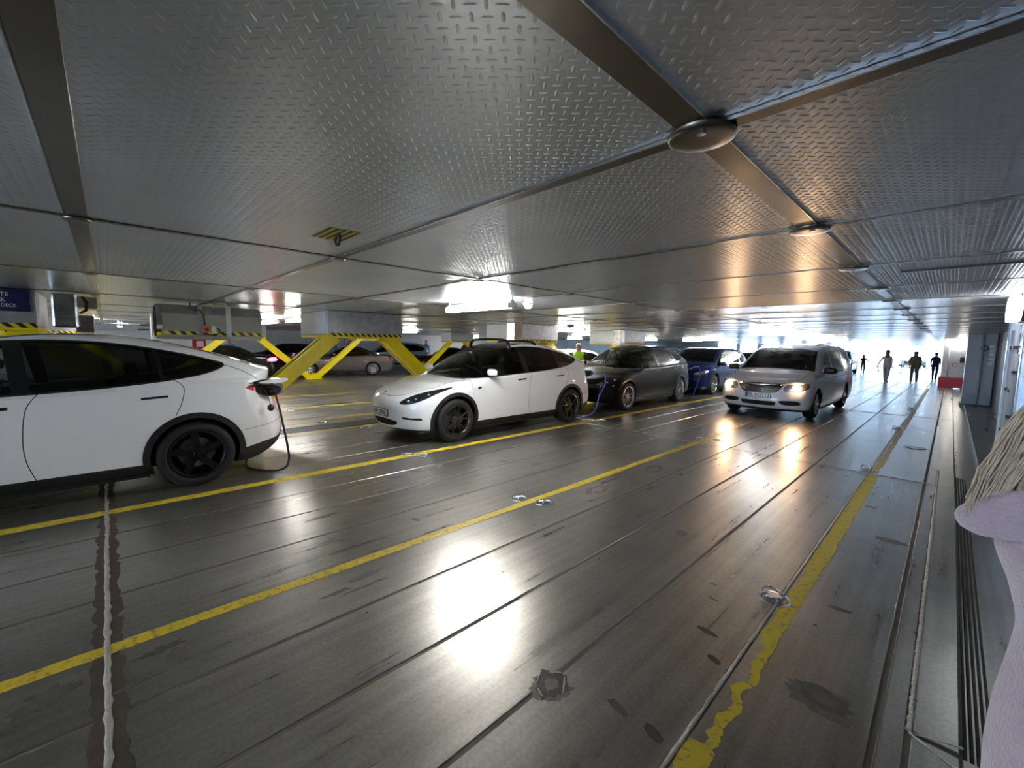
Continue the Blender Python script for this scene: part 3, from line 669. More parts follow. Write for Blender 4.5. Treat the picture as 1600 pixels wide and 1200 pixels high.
def islands(m):
    V, Nn, T = m; lab = np.arange(len(V))
    while True:
        mn = lab[T].min(1); new = lab.copy(); np.minimum.at(new, T.ravel(), np.repeat(mn, 3)); new = new[new]
        if (new == lab).all(): break
        lab = new
    L_ = lab[T[:, 0]]; ids, cnt = np.unique(L_, return_counts=True)
    return [compact((V, Nn, T[L_ == i])) for i, k in zip(ids, cnt) if k >= 6]
def push(m, d): return (m[0] + m[1] * d, m[1], m[2])
def tomesh(name, m, mat): 
    V, Nn, T = m
    if len(T) == 0: return None
    return mesh(name, V, T.astype(np.int32), mat, True, Nn / (np.linalg.norm(Nn, axis=1)[:, None] + 1e-9))

class CarKit:
    """cuts a car skin into its parts; every part stays in the car's own coordinates (front at y = 0, wheels on z = 0)"""
    def __init__(s, P, st=.025): s.P = P; s.rest = shell(P, st); s.parts = []; s.L = P['L']
    def xyz(s): return s.rest[0].T
    def take(s, name, g, mat, d=0.0, keep=True):
        i, s.rest = cut(s.rest, g)
        if keep and len(i[2]): s.parts.append([name, push(i, d) if d else i, mat])
        return i
    def side(s, name, poly, mat, sgn=0, d=0.0, xmin=.3, keep=True):
        for q in ((-1, 1) if sgn == 0 else (sgn,)):
            x, y, z = s.xyz(); g = np.maximum(sd_poly(y, z, poly), xmin - q * x); s.take(name, g, mat, d, keep)
    def seam(s, pts, w=.0035, mat='seam_line', xmin=.3, name='panel_seam', sgn=0):
        for q in ((-1, 1) if sgn == 0 else (sgn,)):
            for tol in (.03, .016, .009, .006):
                x, y, z = s.xyz(); s.rest = refine(s.rest, np.maximum(d_line(y, z, pts), xmin - q * x), tol)
            x, y, z = s.xyz(); g = np.maximum(d_line(y, z, pts) - w, xmin - q * x); s.take(name, g, mat, -.002)
    def front(s, name, poly, mat, mirror=True, d=0.0, ymax=1.0, ymin=-1, keep=True):
        for q in ((-1, 1) if mirror else (1,)):
            x, y, z = s.xyz(); g = np.maximum(np.maximum(sd_poly(q * x, z, poly), y - ymax), ymin - y); s.take(name, g, mat, d, keep)
    def topcut(s, name, y0, y1, hw, mat, zmin=.8, c0=0., c1=0., d=0.0, keep=True):
        x, y, z = s.xyz(); ax = np.abs(x); hwf = pchip(hw)(y)
        g = np.maximum(np.maximum(y0 + c0 * x * x - y, y - y1 - c1 * x * x), np.maximum(ax - hwf, zmin - z)); return s.take(name, g, mat, d, keep)
    def arches(s, R, Rc=None, mat='cladding'):
        P = s.P
        for wy in (P['fw'], P['rw']):
            x, y, z = s.xyz(); g = np.maximum(np.hypot(y - wy, z - P['wr'] - .005) - R, .45 - np.abs(x)); s.take('x', g, None, keep=False)
            if Rc:
                for q in (-1, 1):
                    x, y, z = s.xyz(); g = np.maximum(np.hypot(y - wy, z - P['wr'] - .005) - Rc, .45 - q * x); s.take('arch_cladding', g, mat, .006)
    def finish(s):
        s.parts.insert(0, ['body', s.rest, 'paint']); return s
pm('seam_line', srgb(24, 24, 26), 0.7)

# ---- wheels
def wheel_mesh(R, rim, w, style, key):
    """tyre, rim, brake parts; axis along x, outer face at +x"""
    t = MB().lathe([(rim, w * .42), (rim + .012, w * .5), (R - .055, w * .52), (R - .02, w * .46), (R - .004, w * .36), (R, w * .2), (R, -w * .2), (R - .004, -w * .36), (R - .02, -w * .46), (R - .055, -w * .52), (rim, -w * .46)], 44, 'x')
    for dx in (-.045, 0, .045): t.lathe([(R + .0004, dx - .004), (R - .006, dx), (R + .0004, dx + .004)], 44, 'x')
    me_t = t.mesh('tyre_' + key, 'rubber', True)
    r = MB(); o = w * .5
    r.lathe([(rim + .004, o), (rim - .012, o + .004), (rim - .022, o - .01), (rim - .03, o - .05), (rim - .035, -w * .4), (rim - .06, -w * .42)], 44, 'x')
    n = {'five': 5, 'split': 5, 'multi': 10, 'multi9': 9}[style]; zf = o - .012
    for k in range(n):
        a = 2 * math.pi * k / n + .3
        def P_(rad, ang, dx): return (zf + dx, rad * math.cos(ang), rad * math.sin(ang))
        if style == 'five':
            r.bar(P_(.05, a - .1, -.03), P_(rim - .018, a + .14, -.006), .075, .03, (1, 0, 0), .062, .026)
        elif style == 'split':
            for sg in (-1, 1): r.bar(P_(.055, a + sg * .12, -.028), P_(rim - .016, a + sg * .24, -.004), .026, .026, (1, 0, 0), .024, .022)
            r.bar(P_(.04, a, -.03), P_(.13, a, -.024), .06, .024, (1, 0, 0))
        else:
            wd = .03 if style == 'multi' else .034
            r.bar(P_(.05, a, -.026), P_(rim - .016, a + .05, -.004), wd, .024, (1, 0, 0), wd * .8, .02)
    r.lathe([(.075, zf - .05), (.078, zf - .02), (.07, zf - .008), (.035, zf - .004), (.03, zf + .001), (.0, zf + .002)], 24, 'x')
    for k in range(5):
        a = 2 * math.pi * k / 5; r.lathe([(.011, zf - .012), (.011, zf + .004), (0, zf + .005)], 8, 'x', (0, .055 * math.cos(a), .055 * math.sin(a)))
    me_r = r.mesh('rim_' + key, 'rim_black'); me_r.polygons.foreach_set('use_smooth', [False] * len(me_r.polygons))
    b = MB().lathe([(0, -.03), (.165, -.03), (.165, -.01), (.08, -.008), (.07, .02), (0, .02)], 32, 'x')
    me_b = b.mesh('brake_disc_' + key, 'brake_steel')
    c = MB(); 
    c.prism([(.17 * math.cos(t), .17 * math.sin(t)) for t in np.linspace(-.35, .75, 8)] + [(.09 * math.cos(t), .09 * math.sin(t)) for t in np.linspace(.75, -.35, 8)], -.05, .02, 'yz')
    me_c = c.mesh('caliper_' + key, 'brass_grey')
    k_ = MB().lathe([(0, -.06), (rim - .03, -.06), (rim - .03, -.075), (0, -.075)], 32, 'x'); me_k = k_.mesh('wheel_back_' + key, 'rim_inner')
    return me_t, me_r, me_b, me_c, me_k
WHEELS = {}
def add_wheels(car, P, style, rimmat, steer=0.0, sides=(-1, 1)):
    key = f"{P['key']}_{style}"
    if key not in WHEELS: WHEELS[key] = wheel_mesh(P['wr'], P['rim'], P['tw'], style, key)
    me_t, me_r, me_b, me_c, me_k = WHEELS[key]
    for wy in (P['fw'], P['rw']):
        for q in sides:
            x = q * (P['track'] - P['tw'] / 2)
            t = ob('wheel', me_t, car, (x, wy, P['wr']), (0, 0, (0 if q > 0 else math.pi) + (steer if wy == P['fw'] else 0)))
            ob('rim', me_r, t, mat=rimmat); ob('brake_disc', me_b, t); ob('brake_caliper', me_c, t); ob('rim_back', me_k, t)
def well_mesh(P, R):
    m = MB()
    for wy in (P['fw'], P['rw']):
        for q in (-1, 1):
            n = 20; V = []; xo, xi = q * (P['wmax'] - .045), q * .5
            for k in range(n + 1):
                t = -0.35 + (math.pi + .7) * k / n; yv, zv = wy + (R + .015) * math.cos(t), P['wr'] + (R + .015) * math.sin(t)
                V += [(xo, yv, max(zv, .2)), (xi, yv, max(zv, .2))]
            Fc = [(2 * k, 2 * k + 1, 2 * k + 3, 2 * k + 2) for k in range(n)] + [tuple(2 * k + 1 for k in range(n + 1))]
            m.add(V, Fc)
    return m.box(-P['wmax'] + .1, P['wmax'] - .1, P['fw'] + R, P['rw'] - R, .17, .24).box(-.55, .55, .25, P['L'] - .25, .2, .26).mesh('wheel_well', 'under_dark')
def rounded(sx, sy, sz, bev, name, mat):
    bm = bmesh.new(); bmesh.ops.create_cube(bm, size=1); bmesh.ops.scale(bm, vec=(sx, sy, sz), verts=bm.verts)
    bmesh.ops.bevel(bm, geom=list(bm.edges), offset=bev, segments=3, affect='EDGES'); me = bpy.data.meshes.new(name); bm.to_mesh(me); bm.free()
    me.polygons.foreach_set('use_smooth', [True] * len(me.polygons)); me.materials.append(MATS[mat]); return me
SEAT = None
def interior(car, P, shellmesh, dash_y, seat_y, rear_y, z0):
    global SEAT
    if SEAT is None: SEAT = (rounded(.5, .5, .16, .06, 'seat_cushion', 'seat_dark'), rounded(.48, .14, .58, .06, 'seat_back', 'seat_dark'), rounded(.26, .1, .18, .045, 'headrest', 'seat_dark'))
    if shellmesh: ob('interior_lining', shellmesh, car)
    MB().box(-.62, .62, dash_y - .12, dash_y + .2, z0 + .12, z0 + .37, .04).build('dashboard', 'interior', car)
    MB().box(-.18, .12, dash_y + .13, dash_y + .16, z0 + .30, z0 + .47, .008).build('centre_screen', 'glass_dark', car)
    for x in (-.38, .38):
        ob('seat_cushion', SEAT[0], car, (x, seat_y - .1, z0 - .02)); s = ob('seat_back', SEAT[1], car, (x, seat_y + .2, z0 + .3), (-.25, 0, 0)); ob('headrest', SEAT[2], s, (0, .0, .4))
        s = ob('seat_back', SEAT[1], car, (x, rear_y + .2, z0 + .28), (-.35, 0, 0)); ob('headrest', SEAT[2], s, (0, 0, .38)); ob('seat_cushion', SEAT[0], car, (x, rear_y - .1, z0))
    st = MB().tube([(.38 + .18 * math.cos(t), dash_y + .30, z0 + .40 + .17 * math.sin(t)) for t in np.linspace(0, 2 * math.pi, 24)], .014, 8); st.bar((.38, dash_y + .3, z0 + .40), (.38, dash_y + .1, z0 + .36), .07, .07)
    st.build('steering_wheel', 'interior', car, True)
    MB().box(-.68, .68, dash_y, rear_y + .9, .26, .34).build('cabin_floor', 'interior', car)
def put_parts(car, parts, paintmat, over={}):
    """parts: (name, blender mesh, default material)"""
    for name, me, mat in parts:
        if me is None: continue
        m = over.get(name, mat); m = paintmat if m == 'paint' else m
        ob(name, me, car, mat=m)
def to_parts(kit):
    out = []
    for n, m, mat in kit.parts:
        for i in ([m] if n == 'body' else islands(m)): out.append((n, tomesh(n, i, 'trim_black'), mat))
    return out
def lic_plate(car, y, z, txt, w=.52, h=.11, tilt=0.0, x=0.0, rear=False, blue=True):
    p = ob('number_plate', MB().box(-w / 2, w / 2, -.006, .006, -h / 2, h / 2, .003).mesh('number_plate', 'plate_white'), car, (x, y, z), (tilt, 0, math.pi if rear else 0))
    ob('plate_frame', MB().box(-w / 2 - .01, w / 2 + .01, -.003, .008, -h / 2 - .01, h / 2 + .01).mesh('plate_frame', 'black_plastic'), p)
    if blue: ob('plate_band', MB().box(-w / 2 + .002, -w / 2 + .045, -.0075, 0, -h / 2 + .002, h / 2 - .002).mesh('plate_band', 'plate_blue'), p)
    if txt:
        me = text_mesh('plate_lettering', txt, h * 1.0, 'letter_black', .0008, .0016, 'CENTER', w - .085); ob('plate_lettering', me, p, (.022, -.0078, -.004), (math.pi / 2, 0, 0))
    return p
def _mirror():
    bm = bmesh.new(); bmesh.ops.create_uvsphere(bm, u_segments=20, v_segments=12, radius=1)
    for v in bm.verts:
        x, y, z = v.co; sq = lambda a: math.copysign(abs(a) ** .62, a); v.co = (sq(x) * .115, y * (.085 if y < 0 else .03), sq(z) * .066 * (1 - .22 * x * (1 if z > 0 else -.3)))
    me = bpy.data.meshes.new('wing_mirror'); bm.to_mesh(me); bm.free(); me.polygons.foreach_set('use_smooth', [True] * len(me.polygons)); me.materials.append(MATS['trim_black']); return me
def mirrors(car, y, z, x, mat, sc=1.0):
    for q in (-1, 1):
        m = ob('wing_mirror', _MIR, car, (q * x, y, z), (0, 0, 0), mat); m.scale = (q * sc, sc, sc)
        ob('mirror_glass', _MIRG, m); ob('mirror_arm', _MIRA, m)
_MIR = _mirror(); _MIRG = MB().lathe([(0, .033), (.055, .032), (.058, .026)], 20, 'y').mesh('mirror_glass', 'chrome', True)
for v in _MIRG.vertices: v.co.x *= 1.6
_MIRA = MB().bar((-.17, .02, -.075), (-.03, .0, -.05), .05, .028).mesh('mirror_arm', 'trim_black')
def handles(car, pts, mat):
    for (x, y, z) in pts:
        for q in (-1, 1):
            me = MB().box(-.008, .008, -.11, .11, -.014, .014, .006).mesh('door_handle', mat); ob('door_handle', me, car, (q * x, y, z), (.06, 0, 0))

# ---- profile 1: rounded electric crossover
PY = dict(key='crossover', L=4.75, H=1.63, wmax=.965, wr=.355, rim=.255, tw=.25, track=.945, fw=.86, rw=3.75, tum=.40, bow=.16, inset=.03, crown=.05, kf=.46, pf=2.4, kr=.36, pr=2.6,
    top=[(-.6, .62), (0, .755), (.10, .80), (.3, .87), (.6, .945), (.9, 1.0), (1.12, 1.045), (1.25, 1.10), (1.5, 1.245), (1.8, 1.40), (2.1, 1.52), (2.4, 1.60), (2.75, 1.638), (3.1, 1.637), (3.4, 1.60), (3.75, 1.525), (4.05, 1.44), (4.36, 1.338), (4.55, 1.275), (4.66, 1.26), (5.4, 1.26)],
    belt=[(-.6, .74), (0, .76), (.5, .89), (1.0, .98), (2.0, 1.03), (3.0, 1.06), (3.8, 1.10), (4.4, 1.12), (5.4, 1.12)],
    w=[(-.6, .86), (0, .87), (.4, .92), (.86, .955), (1.3, .945), (2.3, .945), (3.2, .955), (3.75, .962), (4.2, .94), (4.75, .88), (5.4, .86)],
    low=[(0, -.10), (.2, -.075), (.3, -.035), (.42, -.02), (.55, -.008), (.72, 0), (.87, -.003), (1.0, -.016), (1.12, -.03), (2, -.03)],
    nose=[(0, .22), (.18, .13), (.26, .06), (.4, .02), (.56, .0), (.68, .015), (.76, .05), (.83, .16), (.9, .4), (2, 1)],
    tail=[(0, 4.5), (.22, 4.60), (.35, 4.72), (.5, 4.75), (.62, 4.735), (.8, 4.68), (.95, 4.62), (1.08, 4.60), (1.19, 4.63), (1.26, 4.68), (2, 4.70)],
    bot=[(-.6, .21), (.3, .2), (.5, .19), (4.2, .19), (4.5, .24), (5.4, .27)], curve=[(-.6, 0), (.9, .05), (1.2, .26), (2.0, .16), (2.6, .0), (3.6, -.08), (4.3, -.12), (5.4, -.1)],
    ktop=[(-.6, .2), (.9, .2), (1.3, .12), (2.5, .14), (4.3, .12), (4.75, .10)], rf=.18, rr=.13)
DLO = spl([(1.06, 1.03), (1.25, 1.14), (1.5, 1.28), (1.85, 1.425), (2.2, 1.515), (2.6, 1.55), (3.0, 1.54), (3.35, 1.495), (3.7, 1.42), (3.92, 1.358), (4.03, 1.318), (3.94, 1.265), (3.75, 1.21), (3.4, 1.155), (2.9, 1.11), (2.2, 1.075), (1.6, 1.05)], 6)
def kit_crossover():
    k = CarKit(PY, .024); P = PY
    k.arches(.395, .455)
    # dark lower cladding: sill, front lip, rear diffuser
    sill = [(.3, 0), (.3, .22), (1.2, .265), (1.35, .30), (3.35, .315), (3.5, .29), (4.1, .33), (4.4, .40), (4.62, .42), (4.72, .52), (4.9, .53), (4.9, 0)]
    k.side('lower_cladding', sill, 'cladding', xmin=-.01, d=.004)
    x, y, z = k.xyz(); k.take('front_lip', np.maximum(z - .225, y - .8), 'cladding')
    # glass
    for q in (-1, 1):
        x, y, z = k.xyz(); s_ = sd_poly(y, z, DLO); g = np.maximum(s_ - .016, .3 - q * x); ring_in, k.rest = cut(k.rest, g)
        x, y, z = ring_in[0].T; g = sd_poly(y, z, DLO); gl, ring = cut(ring_in, g); k.parts.append(['window_trim', push(ring, .003), 'trim_black'])
        x, y, z = gl[0].T; pil = np.minimum(d_line(y, z, [(2.55, .9), (2.46, 1.6)]) - .055, np.minimum(d_line(y, z, [(3.53, .95), (3.43, 1.6)]) - .018, d_line(y, z, [(1.46, .9), (1.49, 1.4)]) - .012))
        pi, gl = cut(gl, pil); k.parts.append(['pillar_cover', pi, 'trim_black'])
        x, y, z = gl[0].T; fr, re = cut(gl, y - 2.5); x, y, z = re[0].T; rd, rq = cut(re, y - 3.48)
        x, y, z = fr[0].T; fq, fd = cut(fr, y - 1.48)
        k.parts += [['front_window', fd, 'glass_clear'], ['vent_window', fq, 'glass_tint'], ['rear_window', rd, 'glass_tint'], ['quarter_window', rq, 'glass_tint']]
    hw = [(-1, .7), (1.1, .70), (1.5, .655), (2.05, .56), (2.5, .53), (3.6, .53), (4.0, .55), (4.4, .56), (6, .56)]
    w_ = k.topcut('windshield', 1.06, 2.08, hw, None, c0=.22, c1=-.10, keep=False)
    x, y, z = w_[0].T; g = np.maximum(np.abs(x) - pchip(hw)(y) + .035, np.maximum(1.14 + .22 * x * x - y, y - 2.03 + .1 * x * x)); gi, go = cut(w_, g); k.parts += [['windshield', gi, 'glass_clear'], ['windshield_edge', go, 'trim_black']]
    k.topcut('roof_seam', 2.08, 2.095, hw, 'seam_line', c0=-.10, c1=-.10, d=-.003)
    k.topcut('roof_glass', 2.095, 3.42, hw, 'glass_dark', c0=-.10, c1=.04)
    k.topcut('roof_seam', 3.42, 3.435, hw, 'seam_line', c0=.04, c1=.04, d=-.003)
    k.topcut('rear_glass', 3.435, 4.42, hw, 'glass_dark', c0=.04, c1=-.12)
    # lamps
    k.front('headlight', spl([(.46, .655), (.585, .755), (.73, .84), (.845, .893), (.88, .88), (.875, .815), (.825, .735), (.70, .66), (.56, .632)], 5), 'headlamp_glass', ymax=.9)
    k.side('tail_light', spl([(4.22, 1.05), (4.36, 1.09), (4.5, 1.11), (4.68, 1.10), (4.70, 1.0), (4.58, .95), (4.42, .97)], 5), 'lamp_red', xmin=.38)
    # nose openings
    k.front('lower_grille', spl([(-.40, .33), (-.36, .355), (0, .375), (.36, .355), (.40, .33), (.33, .285), (.18, .262), (0, .258), (-.18, .262), (-.33, .285)], 4), 'under_dark', mirror=False, d=-.02)
    k.front('fog_recess', [(.50, .395), (.80, .395), (.79, .432), (.64, .425), (.52, .435)], 'under_dark', d=-.008)
    # seams
    HS = spl([(0, .085), (.25, .10), (.45, .19), (.60, .42), (.72, .8), (.745, 1.1), (.73, 1.25)], 6, False)
    for tol in range(4): x, y, z = k.xyz(); k.rest = refine(k.rest, np.maximum(d_line(np.abs(x), y, HS), .72 - z), 0)
    x, y, z = k.xyz(); k.take('hood_seam', np.maximum(np.maximum(d_line(np.abs(x), y, HS) - .0035, .72 - z), y - 1.16), 'seam_line', -.003)
    k.seam(spl([(1.22, 1.04), (1.18, .88), (1.20, .6), (1.27, .29)], 8, False)); k.seam(spl([(2.63, 1.09), (2.55, .95), (2.52, .68), (2.53, .48), (2.58, .29)], 8, False))
    k.seam(spl([(3.56, 1.18), (3.64, 1.12), (3.66, 1.05), (3.63, .92), (3.58, .80)], 8, False)); k.seam(spl([(4.0, 1.33), (4.2, 1.25), (4.38, 1.13)], 6, False), .003); k.seam([(4.20, .57), (4.45, .60), (4.72, .63)], .0025)
    return k.finish()
KY = kit_crossover(); PARTS_Y = to_parts(KY)
_b = [m for n, m, _ in KY.parts if n in ('body', 'roof_glass', 'pillar_cover', 'rear_glass')]
_lin = []; _off = 0; _lv = []; _ln = []
for V, Nn, T in _b:
    keep = V[:, 2] > .35; T2 = T[keep[T].all(1)]; _lv.append(V - Nn * .045); _ln.append(-Nn); _lin.append(T2[:, ::-1] + _off); _off += len(V)
LINING_Y = tomesh('interior_lining', compact((np.concatenate(_lv), np.concatenate(_ln), np.concatenate(_lin))), 'interior')
WELL_Y = well_mesh(PY, .40)
pm('headlamp_glass', srgb(34, 36, 40), 0.08, 0.2, 0.6, 1.0, vary=0.3, scale=22)
_HV = np.concatenate([m[0] for n, m, _ in KY.parts if n == 'headlight'])
def surf_y(x, z): i = np.argmin((_HV[:, 0] - x)**2 + (_HV[:, 2] - z)**2); return float(_HV[i, 1])
LENS = MB().lathe([(0, -.014), (.016, -.013), (.022, -.006), (.023, .01)], 16, 'y').mesh('lamp_lens', 'lamp_chrome', True)
def crossover(name, loc, rz, paintmat, style, rimmat, label, over={}, plate=None, open_port=False, rack=False, tag_paper=True):
    c = empty(name, loc, rz, label, 'car'); put_parts(c, [p for p in PARTS_Y], paintmat, over)
    ob('wheel_well', WELL_Y, c); add_wheels(c, PY, style, rimmat); interior(c, PY, LINING_Y, 1.35, 1.95, 2.95, .62)
    mirrors(c, 1.56, 1.12, 1.0, paintmat if not over.get('wing_mirror') else over['wing_mirror'], .95)
    for y, z, x in ((2.34, .965, .932), (3.42, .995, .938)): handles(c, [(x, y, z)], 'trim_black')
    for q in (-1, 1):
        pass
        ob('side_marker', MB().prism([(0, 0), (.075, .02), (.075, .035), (.02, .05), (0, .03)], -.004, .004, 'yz').mesh('side_marker', 'trim_black'), c, (q * .943, 1.29, .84))
    for q in (-1, 1):
        for lx, lz in ((.70, .725), (.80, .79), (.60, .69)): ob('lamp_lens', LENS, c, (q * lx, surf_y(lx, lz) + .008, lz), (0, 0, q * .55))
    em = MB().prism([(-.035, .03), (.035, .03), (.03, .018), (.008, .016), (.004, -.03), (-.004, -.03), (-.008, .016), (-.03, .018)], -.003, .003, 'xz').mesh('emblem', 'chrome' if paintmat == 'paint_black' else 'trim_black')
    ob('emblem', em, c, (0, .075, .785), (-.9, 0, 0))
    if plate: lic_plate(c, -.008, .475, plate, .46, .10)
    if tag_paper: ob('paper_tag', MB().box(-.035, .035, -.004, .004, -.11, .11).mesh('paper_tag', 'paper'), c, (-.05, 1.93, 1.36), (.55, 0, 0))
    return c

# ---- profile 2: minivan
PV = dict(key='van', L=5.15, H=1.76, wmax=1.0, wr=.34, rim=.225, tw=.225, track=.955, fw=.96, rw=4.04, tum=.27, bow=.06, inset=.02, crown=.045, kf=.34, pf=2.6, kr=.14, pr=3,
    top=[(-.6, .8), (0, .84), (.06, .87), (.25, .95), (.6, 1.03), (.85, 1.08), (.98, 1.115), (1.1, 1.18), (1.5, 1.415), (1.85, 1.585), (2.1, 1.66), (2.5, 1.71), (3.2, 1.75), (4.2, 1.745), (4.8, 1.70), (5.05, 1.63), (5.8, 1.5)],
    belt=[(-.6, .8), (0, .83), (.5, .95), (1.0, 1.0), (2, 1.02), (4, 1.05), (5.8, 1.06)], w=[(-.6, .93), (0, .93), (.5, .97), (1, .985), (4, .985), (4.8, .97), (5.8, .94)],
    low=[(0, -.10), (.2, -.06), (.35, -.02), (.6, 0), (.85, -.005), (1, -.02), (2, -.02)],
    nose=[(0, .2), (.2, .10), (.3, .02), (.45, .0), (.6, .03), (.75, .06), (.86, .14), (.95, .4), (2, .9)], tail=[(0, 5.0), (.25, 5.08), (.5, 5.15), (.8, 5.13), (1.2, 5.1), (1.55, 5.05), (1.7, 4.98), (2, 4.9)],
    bot=[(-.6, .2), (.4, .18), (4.6, .19), (5.8, .26)], curve=[(-.6, 0), (.8, .05), (1.1, .25), (1.9, .14), (2.6, 0), (4.6, -.05), (5.8, -.08)], rf=.16, rr=.16)
def ring_windows(k, outlines, trim='trim_black', glass='glass_tint', w=.016):
    for q in (-1, 1):
        for nm, poly in outlines:
            x, y, z = k.xyz(); g = np.maximum(sd_poly(y, z, poly) - w, .3 - q * x); r_, k.rest = cut(k.rest, g); x, y, z = r_[0].T
            gl, ring = cut(r_, sd_poly(y, z, poly)); k.parts += [['window_trim', push(ring, .003), trim], [nm, gl, glass]]
def screen(k, nm, y0, y1, hw, c0, c1, glass, e=.03, zmin=.8):
    w_ = k.topcut(nm, y0, y1, hw, None, zmin=zmin, c0=c0, c1=c1, keep=False); x, y, z = w_[0].T
    gi, go = cut(w_, np.maximum(np.abs(x) - pchip(hw)(y) + e, np.maximum(y0 + e + c0 * x * x - y, y - y1 + e - c1 * x * x))); k.parts += [[nm, gi, glass], [nm + '_edge', go, 'trim_black']]
def kit_van():
    k = CarKit(PV, .028); k.arches(.375)
    x, y, z = k.xyz(); k.take('lower_lip', z - .235, 'cladding')
    fr = spl([(1.42, 1.02), (1.60, 1.20), (1.85, 1.37), (2.06, 1.47), (2.40, 1.53), (2.44, 1.30), (2.44, 1.05), (1.9, 1.03)], 3); mid = spl([(2.56, 1.05), (2.55, 1.54), (3.0, 1.575), (3.60, 1.575), (3.64, 1.3), (3.64, 1.07), (3.1, 1.06)], 3); re = spl([(3.78, 1.08), (3.77, 1.57), (4.3, 1.55), (4.8, 1.48), (4.92, 1.15), (4.4, 1.10)], 3)
    ring_windows(k, [('front_window', fr), ('slide_window', mid), ('quarter_window', re)], glass='glass_tint')
    hw = [(-1, .84), (1.0, .84), (1.5, .765), (2.0, .69), (2.6, .66), (4.8, .68), (6, .7)]
    screen(k, 'windshield', 1.02, 1.98, hw, .20, -.10, 'glass_dim', .03)
    k.front('headlight', spl([(.50, .655), (.50, .76), (.60, .805), (.76, .80), (.88, .84), (.925, .80), (.91, .72), (.80, .655), (.63, .63)], 5), 'lamp_chrome', ymax=.75)
    k.front('grille', spl([(-.46, .80), (-.2, .815), (0, .82), (.2, .815), (.46, .80), (.43, .70), (.36, .62), (.28, .60), (0, .595), (-.28, .60), (-.36, .62), (-.43, .70)], 4), 'trim_black', mirror=False, d=-.012, ymax=.5)
    k.front('lower_grille', spl([(-.34, .40), (0, .40), (.34, .40), (.36, .34), (.30, .305), (0, .30), (-.30, .305), (-.36, .34)], 4), 'under_dark', mirror=False, d=-.012)
    k.front('fog_bezel', spl([(.42, .40), (.45, .43), (.62, .44), (.76, .43), (.82, .39), (.78, .345), (.62, .33), (.48, .345)], 4), 'trim_black', d=-.004, ymax=.6)
    k.seam([(1.28, 1.0), (1.27, .7), (1.34, .26)], .004); k.seam([(2.50, 1.55), (2.50, .26)], .004); k.seam([(3.70, 1.58), (3.70, .75)], .004); k.seam([(2.5, .93), (4.9, .95)], .006)
    HS = spl([(0, .10), (.4, .14), (.62, .3), (.78, .7), (.83, 1.0)], 6, False)
    for tol in range(4): x, y, z = k.xyz(); k.rest = refine(k.rest, np.maximum(d_line(np.abs(x), y, HS), .8 - z), 0)
    x, y, z = k.xyz(); ax = np.abs(x); k.take('hood_seam', np.maximum(np.maximum(d_line(ax, y, spl([(0, .10), (.4, .14), (.62, .3), (.78, .7), (.83, 1.0)], 6, False)) - .004, .8 - z), y - 1.06), 'seam_line', -.003)
    return k.finish()
# ---- profile 3: blue electric SUV, also used for other tall cars
PS = dict(key='suv', L=4.65, H=1.63, wmax=.94, wr=.36, rim=.262, tw=.235, track=.915, fw=.90, rw=3.67, tum=.36, bow=.10, inset=.02, crown=.05, kf=.36, pf=2.5, kr=.25, pr=2.6,
    top=[(-.6, .75), (0, .84), (.08, .90), (.3, .98), (.7, 1.04), (.95, 1.08), (1.08, 1.13), (1.4, 1.32), (1.75, 1.49), (2.0, 1.565), (2.4, 1.61), (2.9, 1.62), (3.5, 1.60), (4.0, 1.55), (4.3, 1.46), (4.5, 1.3), (5.2, 1.0)],
    belt=[(-.6, .82), (0, .85), (.5, .95), (1, .985), (2.5, 1.0), (4, 1.04), (5.2, 1.06)], w=[(-.6, .88), (0, .88), (.5, .92), (.9, .935), (3.7, .935), (4.3, .91), (5.2, .86)],
    low=[(0, -.09), (.2, -.07), (.3, -.03), (.5, -.01), (.72, 0), (.9, -.01), (1.0, -.02), (2, -.02)],
    nose=[(0, .2), (.2, .1), (.3, .03), (.5, 0), (.7, .02), (.84, .07), (.93, .25), (2, .9)], tail=[(0, 4.45), (.25, 4.55), (.5, 4.65), (.8, 4.63), (1.05, 4.58), (1.3, 4.48), (1.5, 4.38), (2, 4.2)],
    bot=[(-.6, .22), (.4, .2), (4.2, .2), (5.2, .28)], curve=[(-.6, 0), (.9, .05), (1.15, .25), (1.9, .15), (2.6, 0), (4.1, -.08), (5.2, -.1)], rf=.16, rr=.16)
